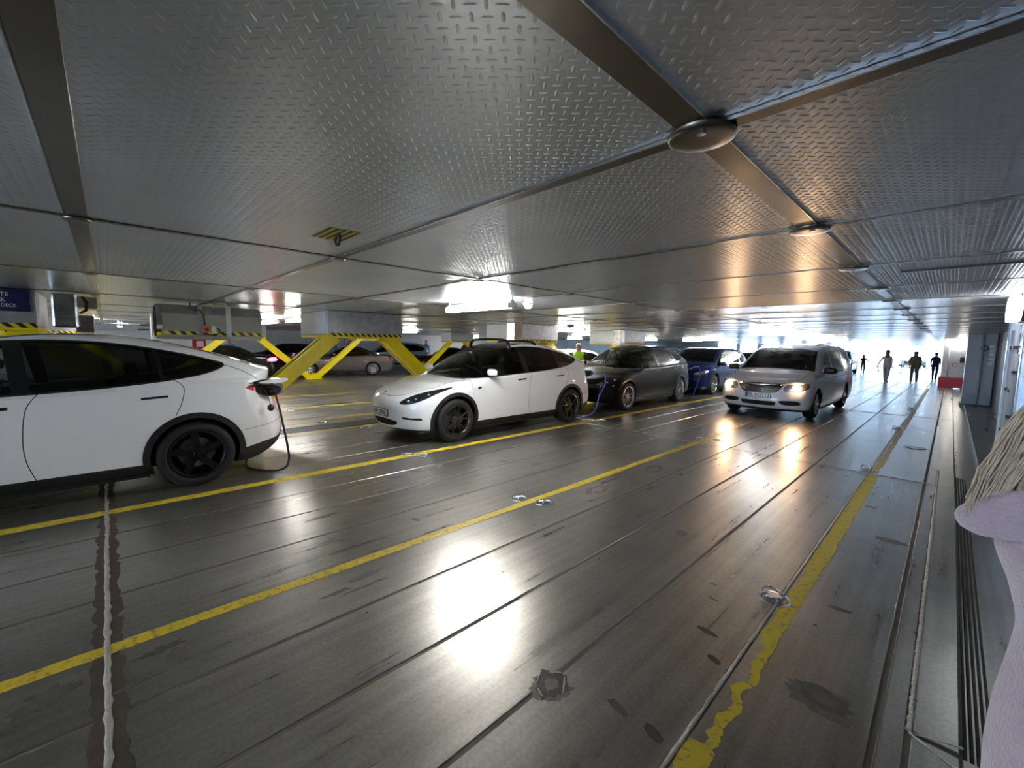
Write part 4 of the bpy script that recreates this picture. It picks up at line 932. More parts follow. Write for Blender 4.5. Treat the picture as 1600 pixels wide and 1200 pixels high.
def kit_suv():
    k = CarKit(PS, .028); k.arches(.40, .445)
    k.side('lower_cladding', [(.2, 0), (.2, .25), (1.3, .27), (1.4, .30), (3.2, .30), (3.4, .28), (4.2, .34), (4.9, .42), (4.9, 0)], 'cladding', xmin=-.01, d=.004)
    dlo = spl([(1.18, 1.0), (1.4, 1.16), (1.7, 1.33), (2.0, 1.43), (2.5, 1.475), (3.1, 1.475), (3.6, 1.44), (4.0, 1.35), (4.2, 1.22), (4.05, 1.12), (3.4, 1.06), (2.4, 1.03), (1.7, 1.01)], 5)
    for q in (-1, 1):
        x, y, z = k.xyz(); g = np.maximum(sd_poly(y, z, dlo) - .02, .3 - q * x); r_, k.rest = cut(k.rest, g); x, y, z = r_[0].T
        gl, ring = cut(r_, sd_poly(y, z, dlo)); k.parts.append(['window_trim', push(ring, .003), 'trim_black']); x, y, z = gl[0].T
        pil = np.minimum(d_line(y, z, [(2.42, .9), (2.36, 1.6)]) - .045, d_line(y, z, [(3.46, .95), (3.40, 1.55)]) - .035); pi, gl = cut(gl, pil); k.parts += [['pillar_cover', pi, 'trim_black'], ['side_window', gl, 'glass_dark']]
    hw = [(-1, .76), (1.0, .76), (1.5, .67), (1.95, .58), (2.5, .56), (4.0, .58), (6, .6)]
    screen(k, 'windshield', 1.04, 1.92, hw, .22, -.10, 'glass_dark'); screen(k, 'rear_glass', 4.06, 4.50, hw, -.1, -.1, 'glass_dark', .02, .95)
    k.front('headlight', spl([(.52, .72), (.60, .785), (.78, .83), (.87, .84), (.87, .78), (.78, .725), (.62, .70)], 5), 'lamp_chrome', ymax=.8)
    k.front('grille', spl([(-.42, .78), (0, .80), (.42, .78), (.45, .70), (.36, .60), (0, .58), (-.36, .60), (-.45, .70)], 4), 'trim_black', mirror=False, d=-.006, ymax=.4)
    k.front('lower_grille', spl([(-.5, .40), (0, .41), (.5, .40), (.45, .32), (0, .30), (-.45, .32)], 4), 'under_dark', mirror=False, d=-.008)
    k.side('tail_light', spl([(4.2, .93), (4.4, 1.0), (4.62, 1.0), (4.64, .9), (4.45, .87)], 4), 'lamp_red', xmin=.35)
    k.seam([(1.22, 1.0), (1.2, .7), (1.3, .3)], .004); k.seam([(2.42, 1.02), (2.38, .6), (2.42, .3)], .004); k.seam([(3.5, 1.06), (3.5, .9), (3.38, .72)], .004)
    return k.finish()
# ---- profile 4: low coupe with soft top
PC = dict(key='coupe', L=4.58, H=1.39, wmax=.90, wr=.325, rim=.228, tw=.225, track=.87, fw=.77, rw=3.53, tum=.42, bow=.2, inset=.03, crown=.05, kf=.36, pf=2.4, kr=.28, pr=2.5,
    top=[(-.6, .6), (0, .66), (.1, .71), (.5, .82), (1.0, .89), (1.35, .92), (1.5, .965), (1.8, 1.15), (2.1, 1.29), (2.4, 1.36), (2.7, 1.37), (3.0, 1.335), (3.3, 1.22), (3.55, 1.09), (3.7, 1.03), (4.0, 1.01), (4.4, .985), (4.5, .96), (5.2, .9)],
    belt=[(-.6, .70), (0, .72), (.5, .80), (1.3, .87), (2.5, .90), (3.6, .93), (4.4, .93), (5.2, .9)], w=[(-.6, .82), (0, .83), (.5, .87), (.8, .885), (2, .885), (3.5, .89), (4.1, .87), (5.2, .8)],
    low=[(0, -.09), (.18, -.06), (.3, -.02), (.55, 0), (.7, -.004), (.85, -.02), (2, -.02)], nose=[(0, .18), (.18, .1), (.3, .03), (.45, 0), (.6, .02), (.7, .08), (.8, .4), (2, 1)],
    tail=[(0, 4.42), (.2, 4.5), (.4, 4.58), (.6, 4.57), (.85, 4.53), (.98, 4.5), (2, 4.4)], bot=[(-.6, .2), (.4, .17), (4.1, .17), (5.2, .26)], curve=[(-.6, 0), (1.2, .06), (1.5, .28), (2.2, .15), (2.7, 0), (3.4, -.1), (5.2, -.1)], rf=.16, rr=.14)
def kit_coupe():
    k = CarKit(PC, .028); k.arches(.355)
    dlo = spl([(1.62, .93), (1.85, 1.10), (2.15, 1.225), (2.5, 1.27), (2.85, 1.25), (3.15, 1.15), (3.35, 1.02), (3.2, .97), (2.6, .945), (2.0, .93)], 5); ring_windows(k, [('side_window', dlo)], glass='glass_dark')
    hw = [(-1, .72), (1.4, .72), (1.8, .62), (2.2, .54), (3, .54), (3.5, .6), (6, .6)]
    screen(k, 'windshield', 1.42, 2.16, hw, .24, -.1, 'glass_dark', .03, .7)
    k.topcut('soft_top', 2.16, 3.68, [(-1, .74), (2.2, .68), (3, .68), (3.6, .75), (6, .75)], 'soft_top', zmin=1.0, c0=-.1, c1=-.15)
    k.front('headlight', spl([(.48, .60), (.55, .67), (.72, .70), (.82, .68), (.80, .62), (.62, .58)], 4), 'lamp_chrome', ymax=.6)
    k.front('grille', spl([(.03, .66), (.10, .67), (.2, .65), (.2, .58), (.1, .54), (.03, .55)], 4), 'under_dark', ymax=.4); k.front('lower_grille', spl([(-.4, .34), (0, .35), (.4, .34), (.34, .25), (0, .24), (-.34, .25)], 4), 'under_dark', mirror=False)
    k.side('tail_light', spl([(4.22, .80), (4.3, .90), (4.5, .91), (4.52, .80), (4.4, .77)], 4), 'lamp_red', xmin=.35)
    k.seam([(1.58, .9), (1.56, .6), (1.62, .25)], .004); k.seam([(3.05, .95), (3.1, .7), (3.0, .28)], .004); k.seam([(.5, .26), (4.4, .26)], .01)
    return k.finish()
# ---- profile 5: compact hatchback
PH = dict(key='hatch', L=4.25, H=1.47, wmax=.90, wr=.325, rim=.22, tw=.215, track=.875, fw=.86, rw=3.48, tum=.36, bow=.10, inset=.02, crown=.05, kf=.36, pf=2.5, kr=.22, pr=2.6,
    top=[(-.6, .7), (0, .74), (.08, .80), (.4, .90), (.8, .97), (1.0, 1.01), (1.15, 1.07), (1.5, 1.26), (1.85, 1.40), (2.2, 1.455), (2.7, 1.465), (3.3, 1.43), (3.75, 1.36), (4.0, 1.22), (4.2, 1.05), (4.9, .9)],
    belt=[(-.6, .78), (0, .8), (.5, .87), (1, .91), (2.5, .94), (3.8, .98), (4.9, .98)], w=[(-.6, .84), (0, .84), (.5, .88), (.9, .895), (3.5, .895), (4, .87), (4.9, .82)], low=[(0, -.08), (.2, -.05), (.35, -.015), (.6, 0), (.8, -.005), (.95, -.02), (2, -.02)],
    nose=[(0, .2), (.2, .1), (.3, .03), (.5, 0), (.65, .02), (.76, .07), (.85, .3), (2, .9)], tail=[(0, 4.05), (.25, 4.17), (.5, 4.25), (.8, 4.23), (1.0, 4.18), (1.2, 4.08), (2, 3.8)], bot=[(-.6, .2), (.4, .18), (3.9, .18), (4.9, .28)],
    curve=[(-.6, 0), (.9, .05), (1.2, .25), (1.9, .15), (2.6, 0), (3.7, -.08), (4.9, -.1)], rf=.16, rr=.16)
def kit_hatch():
    k = CarKit(PH, .03); k.arches(.36)
    dlo = spl([(1.22, .93), (1.45, 1.09), (1.75, 1.24), (2.1, 1.32), (2.7, 1.34), (3.3, 1.30), (3.65, 1.20), (3.7, 1.05), (3.2, .98), (2.2, .95)], 5)
    for q in (-1, 1):
        x, y, z = k.xyz(); g = np.maximum(sd_poly(y, z, dlo) - .016, .3 - q * x); r_, k.rest = cut(k.rest, g); x, y, z = r_[0].T; gl, ring = cut(r_, sd_poly(y, z, dlo)); x, y, z = gl[0].T
        pi, gl = cut(gl, d_line(y, z, [(2.36, .9), (2.32, 1.5)]) - .04); k.parts += [['window_trim', push(ring, .003), 'trim_black'], ['pillar_cover', pi, 'trim_black'], ['side_window', gl, 'glass_dark']]
    hw = [(-1, .73), (1.0, .73), (1.5, .65), (1.9, .57), (2.5, .55), (4, .58), (6, .6)]
    screen(k, 'windshield', 1.05, 1.88, hw, .22, -.1, 'glass_dark'); screen(k, 'rear_glass', 3.72, 4.14, hw, -.1, -.1, 'glass_dark', .02, .95)
    k.front('headlight', spl([(.48, .66), (.58, .73), (.76, .77), (.84, .76), (.82, .69), (.64, .64)], 4), 'lamp_chrome', ymax=.7); k.front('grille', spl([(-.4, .66), (0, .68), (.4, .66), (.38, .60), (0, .585), (-.38, .60)], 4), 'under_dark', mirror=False)
    k.front('lower_grille', spl([(-.5, .42), (0, .43), (.5, .42), (.42, .30), (0, .28), (-.42, .30)], 4), 'under_dark', mirror=False)
    k.side('tail_light', spl([(3.86, .84), (3.95, .98), (4.17, .99), (4.2, .86), (4.05, .82)], 4), 'lamp_red', xmin=.35)
    k.seam([(1.28, .93), (1.25, .6), (1.34, .26)], .004); k.seam([(2.34, .95), (2.32, .6), (2.36, .26)], .004); k.seam([(3.4, .99), (3.35, .75), (3.2, .55)], .004)
    return k.finish()
pm('soft_top', srgb(18, 18, 20), 0.85, bump=0.3, bscale=40)
glassy('glass_dim', (0.16, 0.15, 0.15))
KITS = {}
def get_kit(nm):
    if nm not in KITS:
        P, fn, R = {'van': (PV, kit_van, .38), 'suv': (PS, kit_suv, .405), 'coupe': (PC, kit_coupe, .36), 'hatch': (PH, kit_hatch, .365)}[nm]; KITS[nm] = (P, to_parts(fn()), well_mesh(P, R))
    return KITS[nm]
def simple_car(nm, name, loc, rz, paintmat, style, rimmat, label, over={}, mir=None, hand=None, plate=None, steer=0.0, sides=(-1, 1), group=None):
    P, parts, well = get_kit(nm); c = empty(name, loc, rz, label, 'car', group); put_parts(c, parts, paintmat, over); ob('wheel_well', well, c); add_wheels(c, P, style, rimmat, steer, sides)
    if mir: mirrors(c, *mir)
    if hand: handles(c, hand[0], hand[1])
    if plate is not None: lic_plate(c, *plate)
    return c
def heading(dx, dy):          # z-rotation for a car whose front points along (dx, dy)
    return math.atan2(dx, -dy)
def car_at(P, wheel, xy, dx, dy, side=1):
    """car origin so that the given axle's outer tyre foot stands on xy, front pointing along (dx, dy)"""
    rz = heading(dx, dy); c, s = math.cos(rz), math.sin(rz); lx, ly = side * P['track'], P[wheel]
    return (xy[0] - (c * lx - s * ly), xy[1] - (s * lx + c * ly), 0), rz

# ------------------------------------------------------------------ the cars of the photograph
loc, rz = car_at(PY, 'rw', (-5.57, 0.66), 0.0, -1.0)
car_a = crossover('electric_crossover', loc, rz, 'paint_white', 'five', 'rim_black', 'white electric crossover cut off by the left edge, with open charge port', tag_paper=False)
loc, rz = car_at(PY, 'fw', (-5.47, 4.05), -0.012, -1.0)
car_b = crossover('electric_crossover', loc, rz, 'paint_white', 'split', 'rim_bronze', 'white electric crossover with roof bars and HH DE 926E plate', plate='HH DE926E')
loc, rz = car_at(PY, 'fw', (-5.53, 9.40), 0.0, -1.0)
car_c = crossover('electric_crossover', loc, rz, 'paint_black', 'multi', 'rim_silver', 'black electric crossover with bright window trim behind the white one', over={'window_trim': 'chrome', 'arch_cladding': 'trim_black'})
PVk = get_kit('van')[0]
loc, rz = car_at(PV, 'fw', (-2.10, 11.95), -0.03, -1.0)
van = simple_car('van', 'minivan', loc, rz, 'paint_silverwhite', 'multi9', 'rim_silver', 'white minivan driving towards us with headlights on and FL H2222 plate', mir=(1.42, 1.12, 1.08, 'black_plastic', 1.15), hand=([(.985, 2.3, .93), (.985, 2.72, .93)], 'paint_silverwhite'), plate=(-.012, .53, 'FL H2222'))
g = van
ob('grille_wing', MB().tube([(-.45, .09, .79), (-.3, .03, .80), (-.12, .0, .785), (0, -.008, .775), (.12, .0, .785), (.3, .03, .80), (.45, .09, .79)], [.008, .014, .016, .02, .016, .014, .008], 8).mesh('grille_wing', 'chrome', True), van)
for k in range(6):
    z = .62 + .025 * k; hwid = .30 + .022 * k; MB().tube([(-hwid, .065, z), (-hwid * .5, .028, z), (0, .018, z), (hwid * .5, .028, z), (hwid, .065, z)], .003, 6).build('grille_bar', 'lamp_chrome', van, True)
MB().tube([(-.33, .04, .405), (0, .0, .41), (.33, .04, .405)], .007, 6).build('bumper_bar', 'chrome', van, True)
for q in (-1, 1):
    hl = ob('lit_lamp', MB().lathe([(0, -.03), (.045, -.022), (.085, .0), (.07, .03)], 20, 'y').mesh('lit_lamp', 'headlamp_on', True), van, (q * .73, .175, .735))
    hd = bpy.data.lights.new('headlight_beam', 'SPOT'); hd.energy = 9; hd.color = (1, .62, .34); hd.spot_size = 1.5; hd.spot_blend = .7; hd.shadow_soft_size = .07
    hb = bpy.data.objects.new('headlight_beam', hd); link(hb, van); hb.location = (q * .73, .11, .735); hb.rotation_euler = (math.radians(-83), 0, 0)
    MB().tube([(q * .47, .10, .43), (q * .62, .15, .438), (q * .78, .24, .42)], .006, 6).build('fog_trim', 'chrome', van, True)
    MB().lathe([(0, -.01), (.035, -.008), (.04, .01)], 14, 'y').build('fog_lamp', 'lamp_chrome', van, True, (q * .70, .185, .388))
    MB().tube([(q * .62, 2.0, 1.72), (q * .62, 2.4, 1.745), (q * .61, 4.4, 1.76), (q * .6, 4.7, 1.72)], .016, 8).build('roof_rail', 'chrome', van, True)
interior(van, PV, None, 1.3, 1.95, 3.1, .78)
ob('paper_tag', MB().box(-.05, .05, -.004, .004, -.10, .10).mesh('paper_tag', 'paper'), van, (-.06, 1.70, 1.40), (.55, 0, 0))
loc, rz = car_at(PS, 'fw', (-5.57, 15.04), 0.0, -1.0)
suv = simple_car('suv', 'electric_suv', loc, rz, 'paint_blue', 'multi', 'rim_silver', 'dark blue electric suv behind the black crossover', over={'window_trim': 'chrome', 'grille': 'paint'}, mir=(1.42, 1.06, .99, 'paint_blue'), hand=([(.93, 2.25, .90), (.935, 3.3, .92)], 'paint_blue'))
lic_plate(suv, -.006, .47, None, .5, .1, blue=False)
# row behind the yellow frames
def far_car(nm, name, wheel, xy, yaw, paintmat, style, rimmat, label, **kw):
    P = get_kit(nm)[0]; d = (-math.sin(math.radians(yaw)), -math.cos(math.radians(yaw))); loc, rz = car_at(P, wheel, xy, *d); return simple_car(nm, name, loc, rz, paintmat, style, rimmat, label, **kw)
cp = far_car('coupe', 'coupe', 'rw', (-19.2, 9.2), 22, 'paint_greybrown', 'multi', 'rim_silver', 'grey brown coupe with black soft top and silver wheels behind the yellow frame', mir=(1.85, 1.0, .95, 'paint_greybrown'))
far_car('coupe', 'coupe', 'rw', (-18.9, 3.9), 20, 'paint_black', 'multi', 'rim_silver', 'black coupe with glowing red tail light beyond the left white crossover', over={'tail_light': 'tail_on'}, mir=(1.85, 1.0, .95, 'paint_black'))
far_car('hatch', 'hatchback', 'rw', (-24.3, 8.1), 20, 'paint_charcoal', 'multi', 'rim_silver', 'black hatchback parked left of the grey coupe, in the next row')
far_car('suv', 'estate_car', 'rw', (-24.2, 14.6), 22, 'paint_lightblue', 'multi', 'rim_silver', 'light blue car behind the grey coupe')
far_car('coupe', 'saloon_car', 'fw', (-20.7, 12.9), 22, 'paint_black', 'multi', 'rim_silver', 'black saloon behind the right yellow strut', plate=(-.01, .45, None), mir=(1.85, 1.0, .95, 'paint_black'))
far_car('hatch', 'hatchback', 'rw', (-10.6, 15.2), 4, 'paint_white', 'multi', 'rim_silver', 'white hatchback with red tail light behind the hi-vis worker')
far_car('suv', 'suv', 'rw', (-10.3, 20.8), 0, 'paint_charcoal', 'multi', 'rim_silver', 'dark car showing its blue black roof over the black crossover')
far_car('suv', 'suv', 'fw', (-8.3, 21.0), 0, 'paint_black', 'multi', 'rim_silver', 'black suv parked behind the blue suv, left lane')
far_car('hatch', 'hatchback', 'fw', (-5.6, 21.2), 0, 'paint_black', 'multi', 'rim_silver', 'black hatchback next in line behind the blue suv')
far_car('suv', 'suv', 'fw', (-12.6, 25.0), 0, 'paint_darkgrey', 'multi', 'rim_silver', 'dark grey suv far back among the parked rows')
far_car('suv', 'estate_car', 'fw', (-4.75, 37.0), 0, 'paint_charcoal', 'multi', 'rim_silver', 'dark estate car far behind the minivan, near the bright bow door', plate=(-.006, .47, None))
far_car('suv', 'suv', 'fw', (-1.7, 60.0), -8, 'paint_black', 'multi', 'rim_silver', 'suv with a lit headlight driving up outside the bow door', over={'headlight': 'headlamp_on'})

# ================================================================== EQUIPMENT
def stripe_band(parent, x, y0, y1, z0, z1, pitch=.115, name='hazard_band', xt=.006, lean=-1):
    """yellow band facing +x with slanted black stripe pieces as its children"""
    bnd = MB().box(x - .002, x + xt, y0, y1, z0, z1).build(name, 'stripe_yellow', parent); h = z1 - z0; k = y0 + h
    while k + pitch * .5 < y1:
        pl = [(k, z1), (k + pitch * .5, z1), (min(k + pitch * .5 - lean * h, y1), z0), (min(k - lean * h, y1), z0)]
        if k - lean * h < y1: MB().prism(pl, x + xt - .002, x + xt + .003, 'yz').build('stripe', 'black_stripe', bnd)
        k += pitch
    return bnd
def support_frame(xf, yb, depth, label, sign=False, sw=.30, st=.20, front='brushed_sheet', zb=1.70, both=True, name='support_frame'):
    """ceiling casing carried by inclined yellow struts; yb = foot of its lower strut, next foot 5.1 m on"""
    f = empty(name, (xf, yb, 0), 0, label, 'support frame', 'yellow strut frames')
    y0, y1 = 1.77, 3.29
    MB().box(-depth, 0, y0, y1, zb + .02, ZC - .004, .006).build('casing', front, f)
    MB().box(-depth + .02, -.02, y0 - .012, y0 + .002, zb + .03, ZC - .01).build('end_plate', 'wall_white', f)
    stripe_band(f, .0, y0, y1, zb, zb + .06)
    MB().box(-depth, .0, y0, y1, zb - .03, zb + .02).build('yellow_sill', 'strut_yellow', f)
    for k in (range(2)):
        s = MB(); a = (-.32, 0.0, -.05) if k == 0 else (-.32, 5.06, -.05); b = (-.32, 2.0, zb + .0) if k == 0 else (-.32, 3.06, zb)
        if k == 0: a = (-.32, .05, 0.0)
        s.bar(a, b, sw, st, (1, 0, 0) if False else (0, 0, 1)); s.build('strut', 'strut_yellow', f)
        r = MB(); r.bar((a[0] + sw / 2 - .03, a[1], a[2] + .01), (b[0] + sw / 2 - .03, b[1], b[2] + .01), .05, st + .05, (0, 0, 1)); r.bar((a[0] - sw / 2 + .03, a[1], a[2] + .01), (b[0] - sw / 2 + .03, b[1], b[2] + .01), .05, st + .05, (0, 0, 1)); r.build('strut_flange', 'strut_yellow', f)
    MB().prism([(-.34, 0), (.34, 0), (.22, .07), (.12, .24), (-.12, .24), (-.22, .07)], -.50, -.14, 'yz').build('foot', 'strut_yellow', f)
    return f
fr0 = support_frame(-8.05, -3.9, 1.45, 'first yellow strut frame, left edge, carrying the blue deck sign')
fr1 = support_frame(-8.05, 1.2, 1.45, 'large yellow strut frame between the two white crossovers')
fr2 = support_frame(-8.05, 6.3, 1.45, 'yellow strut frame just behind the roof bars of the white crossover')
fr3 = support_frame(-8.05, 11.4, 1.45, 'yellow strut frame above the black crossover')
for i, yb in enumerate((-3.9, 1.2, 6.3, 11.4, 16.5)):
    support_frame(-18.4, yb, .9, ('slim yellow strut frame in the far row behind the left white crossover', 'slim yellow strut frame of the far row beneath the grey hanging drum', 'slim yellow strut frame standing before the grey brown coupe', 'slim yellow strut frame beside the black saloon', 'slim yellow strut frame farthest back in the far row')[i], sw=.2, st=.17)
# white posts with foil beside casings
for i, (x, y, lb) in enumerate(((-8.0, 7.75, 'bright foil clad post beside the second casing'), (-8.0, 12.8, 'bright foil clad post beside the third casing'))):
    p = empty('foil_post', (x, y, 0), 0, lb, 'post', 'foil clad posts'); MB().box(-.14, .14, -.14, .14, 1.72, ZC - .003, .01).build('shaft', 'foil', p); MB().box(-.16, .16, -.16, .16, 1.66, 1.73).build('base', 'white_paint', p)
# first casing: sign, foil wrap
sg = empty('deck_sign', (-8.03, -0.655, 1.9), 0, 'dark blue sign with white letters ending in DECK at the left edge', 'sign')
MB().box(-.01, .012, -.62, 0.0, 0.0, .27, .003).build('board', 'sign_blue', sg)
for txt, y, z, s_, wd in (('TE', -.175, .2, .07, .066), ('EK', -.2, .132, .07, .06), ('DECK', -.115, .066, .06, .122)):
    me = text_mesh('lettering', txt, s_, 'letter_white', .001, .0, 'RIGHT', wd); ob('lettering', me, sg, (.014, y + .0, z), (math.pi / 2, 0, math.pi / 2))
fw_ = empty('foil_duct', (-8.02, -.36, ZC - .02), 0, 'crumpled foil wrapped duct right of the blue sign', 'duct')
MB().box(-.3, .02, -.12, .11, -.44, -.003, .02).build('foil_wrap', 'foil', fw_); MB().box(-.6, -.3, .02, .3, -.16, -.005, .01).build('grey_box', 'unit_grey', fw_)
MB().tube([(-.1, .16, -.03), (-.05, .2, -.1), (-.1, .19, -.2), (-.15, .13, -.24)], .018, 8).build('hose', 'cable_black', fw_, True)
MB().box(-1.5, -.9, .05, .25, -.5, -.24, .01).build('silver_box', 'foil', fw_)
# ceiling fan drum
dr = empty('hanging_drum', (-8.42, 0, 0), 0, 'grey sheet metal drum unit with hazard stripes hanging between the casings', 'drum unit')
prof = [(.12, 1.64), (.12, 1.98), (-.02, 2.13), (-.5, 2.13), (-.66, 2.0), (-.66, 1.72), (-.5, 1.59), (.0, 1.59)]
MB().prism([(a, b) for a, b in prof], .62, 1.96, 'xz').build('housing', 'unit_grey', dr)
ring = [(-.12 + .26 * math.cos(t), 1.86 + .27 * math.sin(t)) for t in np.linspace(0, 2 * math.pi, 28, endpoint=False)]
MB().prism(ring, .56, .63, 'xz').build('end_flange', 'steel_bright', dr); MB().prism([(x_ * .9 - .012, (z_ - 1.86) * .88 + 1.86) for x_, z_ in ring], .553, .56, 'xz').build('mouth', 'black_matte', dr)
stripe_band(dr, .12, .64, 1.95, 1.665, 1.715, .13)
for y in (1.06, 1.44): MB().box(.115, .135, y, y + .07, 1.64, 2.14).build('strap', 'steel_bright', dr)
for y in (1.1, 1.28, 1.47, .98): MB().tube([(.05, y, 2.0), (.05, y, ZC)], .008, 6).build('hanger', 'steel_bright', dr)
cb = MB().box(.13, .2, 1.12, 1.215, 1.70, 1.80, .008).build('switch_box', 'orange_plastic', dr); MB().lathe([(.03, .2), (.03, .225), (0, .23)], 14, 'x', (0, 1.165, 1.75)).build('switch_knob', 'red_paint', cb, True)
MB().box(.13, .19, 1.225, 1.30, 1.69, 1.81, .008).build('socket_box', 'beige_plastic', dr)
MB().tube([(.15, .98, ZC - .02), (.16, .96, 2.08), (.15, 1.03, 2.04), (.15, 1.09, 2.06), (.15, 1.14, 1.98), (.16, 1.15, 1.82)], .009, 8).build('cable', 'cable_black', dr, True)
MB().tube([(.17, 1.30, 1.78), (.19, 1.345, 1.75), (.18, 1.33, 1.69), (.18, 1.26, 1.655), (.17, 1.19, 1.67), (.16, 1.17, 1.70)], .009, 8).build('cable', 'cable_black', dr, True)
# second grey unit far left
d2 = empty('hanging_drum', (-13.2, -.15, 0), 0, 'small pale unit with hazard strip far left behind the sign duct', 'drum unit'); MB().box(-.4, 0, .95, 1.85, 1.66, 2.0, .02).build('housing', 'grey_paint', d2); stripe_band(d2, .0, .97, 1.83, 1.66, 1.70, .13)
MB().tube([(.0, .9, 1.9), (.05, .75, 1.9)], .02, 6).build('pipe', 'black_plastic', d2); MB().tube([(.0, .9, 1.8), (.05, .7, 1.79)], .02, 6).build('pipe', 'black_plastic', d2); MB().tube([(.02, .93, 1.5), (.02, .93, ZC)], .018, 8).build('hanger', 'white_paint', d2)
# railing beyond the left car
rl = empty('railing', (-15.5, -2.6, 0), 0, 'white tubular railing seen through the left car window', 'railing')
for z in (1.15, .2): MB().tube([(0, -2.5, z), (0, 1.55, z)], .03, 8).build('rail', 'white_paint', rl, True)
for k in range(16): MB().tube([(0, -2.5 + .27 * k, 0), (0, -2.5 + .27 * k, 1.15)], .02, 6).build('baluster', 'white_paint', rl, True)

# ---- fluorescent fixtures
TUBE = MB().tube([(-.58, 0, 0), (.58, 0, 0)], .019, 10).mesh('tube', 'tube_light', True)
HOUS = MB().prism([(-.026, .05), (.026, .05), (.032, .0), (.02, -.02), (-.02, -.02), (-.032, .0)], -.62, .62, 'yz').mesh('housing', 'white_paint')
CAP = MB().box(-.012, .012, -.07, .07, -.045, .02).box(-.01, .01, -.01, .01, .02, .095).mesh('end_cap', 'white_paint')
def lamp(x, y, label, ln=1.0, z=ZC - .095, rz=0.0):
    l = empty('fluorescent_lamp', (x, y, z), rz, label, 'lamp', 'fluorescent ceiling lamps'); l.scale = (ln, 1, 1)
    ob('housing', HOUS, l)
    for dy in (-.048, .048): ob('tube', TUBE, l, (0, dy, -.022))
    for dx in (-.61, .61): ob('end_cap', CAP, l, (dx, 0, 0))
    return l
lamp(-4.35, 3.55, 'bright fluorescent lamp on the ceiling above the white crossover with roof bars', 1.05)
lamp(-8.3, 10.4, 'fluorescent lamp left of the third foil post'); lamp(-10.8, 14.6, 'fluorescent lamp over the white hatchback'); lamp(-17.8, 23.0, 'fluorescent lamp low over the far dark cars, left of the black crossover')
lamp(-16.2, 9.5, 'fluorescent lamp over the gap right of the large casing'); lamp(-10.7, 3.25, 'fluorescent lamp right of the grey drum, nearer one'); lamp(-12.35, 3.1, 'fluorescent lamp right of the grey drum, farther one')
lamp(-23.5, .45, 'fluorescent lamp by the wall seen left of the grey drum'); lamp(-18.5, -.3, 'fluorescent lamp partly hidden behind the sign duct')
lamp(-3.95, 14.9, 'long fluorescent lamp over the white minivan'); lamp(-4.2, 26.6, 'fluorescent lamp over the far end of the minivan roof'); lamp(-13.8, 25.6, 'fluorescent lamp above the black crossover roof'); lamp(-11.6, 27.2, 'fluorescent lamp above the blue suv roof, left one'); lamp(-9.3, 24.4, 'fluorescent lamp above the blue suv roof, right one')
lamp(-25.0, 20, 'fluorescent lamp far off above the roof bars')
for i, (x, y) in enumerate(((-4.35, -8.0), (-1.8, -4.2), (-10.7, -8.0), (-4.35, 21), (-16.2, 3.4), (-16.2, -6))): lamp(x, y, 'fluorescent ceiling lamp behind the camera, ' + ('over the first lane', 'over the drive lane', 'over the far lanes', '', '', 'over the far row of frames')[i] if y < 0 else ('fluorescent lamp hidden behind the white minivan roof' if y > 20 else 'fluorescent lamp hidden behind the large casing'))  # unseen extra lamps, added in rhythm with the visible ones to brighten the deck
dm = empty('dome_lamp', (-4.15, 4.28, ZC), 0, 'small round dome lamp right of the bright ceiling lamp', 'lamp'); MB().lathe([(.0, -.075), (.04, -.065), (.055, -.04), (.055, -.015)], 18).build('globe', 'dome_light', dm, True); MB().lathe([(.07, -.02), (.07, .0), (0, .0)], 18).build('base', 'grey_paint', dm, True)
sp = empty('smoke_detector', (-7.6, 9.6, ZC), 0, 'grey round detector on the ceiling by the third foil post', 'detector'); MB().lathe([(0, -.06), (.08, -.05), (.12, -.01), (.12, 0)], 18).build('cap', 'unit_grey', sp, True); MB().lathe([(.14, -.008), (.14, .0)], 18).build('base', 'unit_grey', sp, True)
# bulkhead light on the right wall and pillar light
wl_ = empty('bulkhead_light', (.42, 6.35, 2.03), 0, 'glowing eight sided bulkhead light on the right wall', 'lamp')
oct_ = [(.30, .045), (.2, .115), (-.2, .115), (-.30, .045), (-.30, -.045), (-.2, -.115), (.2, -.115), (.30, -.045)]
MB().prism(oct_, -.07, .0, 'yz').build('diffuser', 'wall_light', wl_); MB().prism([(a * 1.06, b * 1.1) for a, b in oct_], .0, .04, 'yz').build('frame', 'black_plastic', wl_)
pl_ = empty('round_light', (.30, 27.7, 1.93), 0, 'round glowing lamp high on the white and red pillar', 'lamp'); MB().lathe([(0, -.12), (.09, -.10), (.13, -.04), (.13, .0)], 20, 'y').build('globe', 'dome_light', pl_, True); MB().lathe([(.15, -.01), (.15, .04)], 20, 'y').build('rim', 'grey_paint', pl_, True)
st_ = empty('strip_light', (.05, 27.6, ZC), 0, 'slim bright strip lamp at the head of the white and red pillar', 'lamp'); MB().box(-.3, .35, -.05, .0, -.07, -.02).build('diffuser', 'dome_light', st_); MB().box(-.32, .37, -.06, .02, -.02, 0).build('housing', 'white_paint', st_)

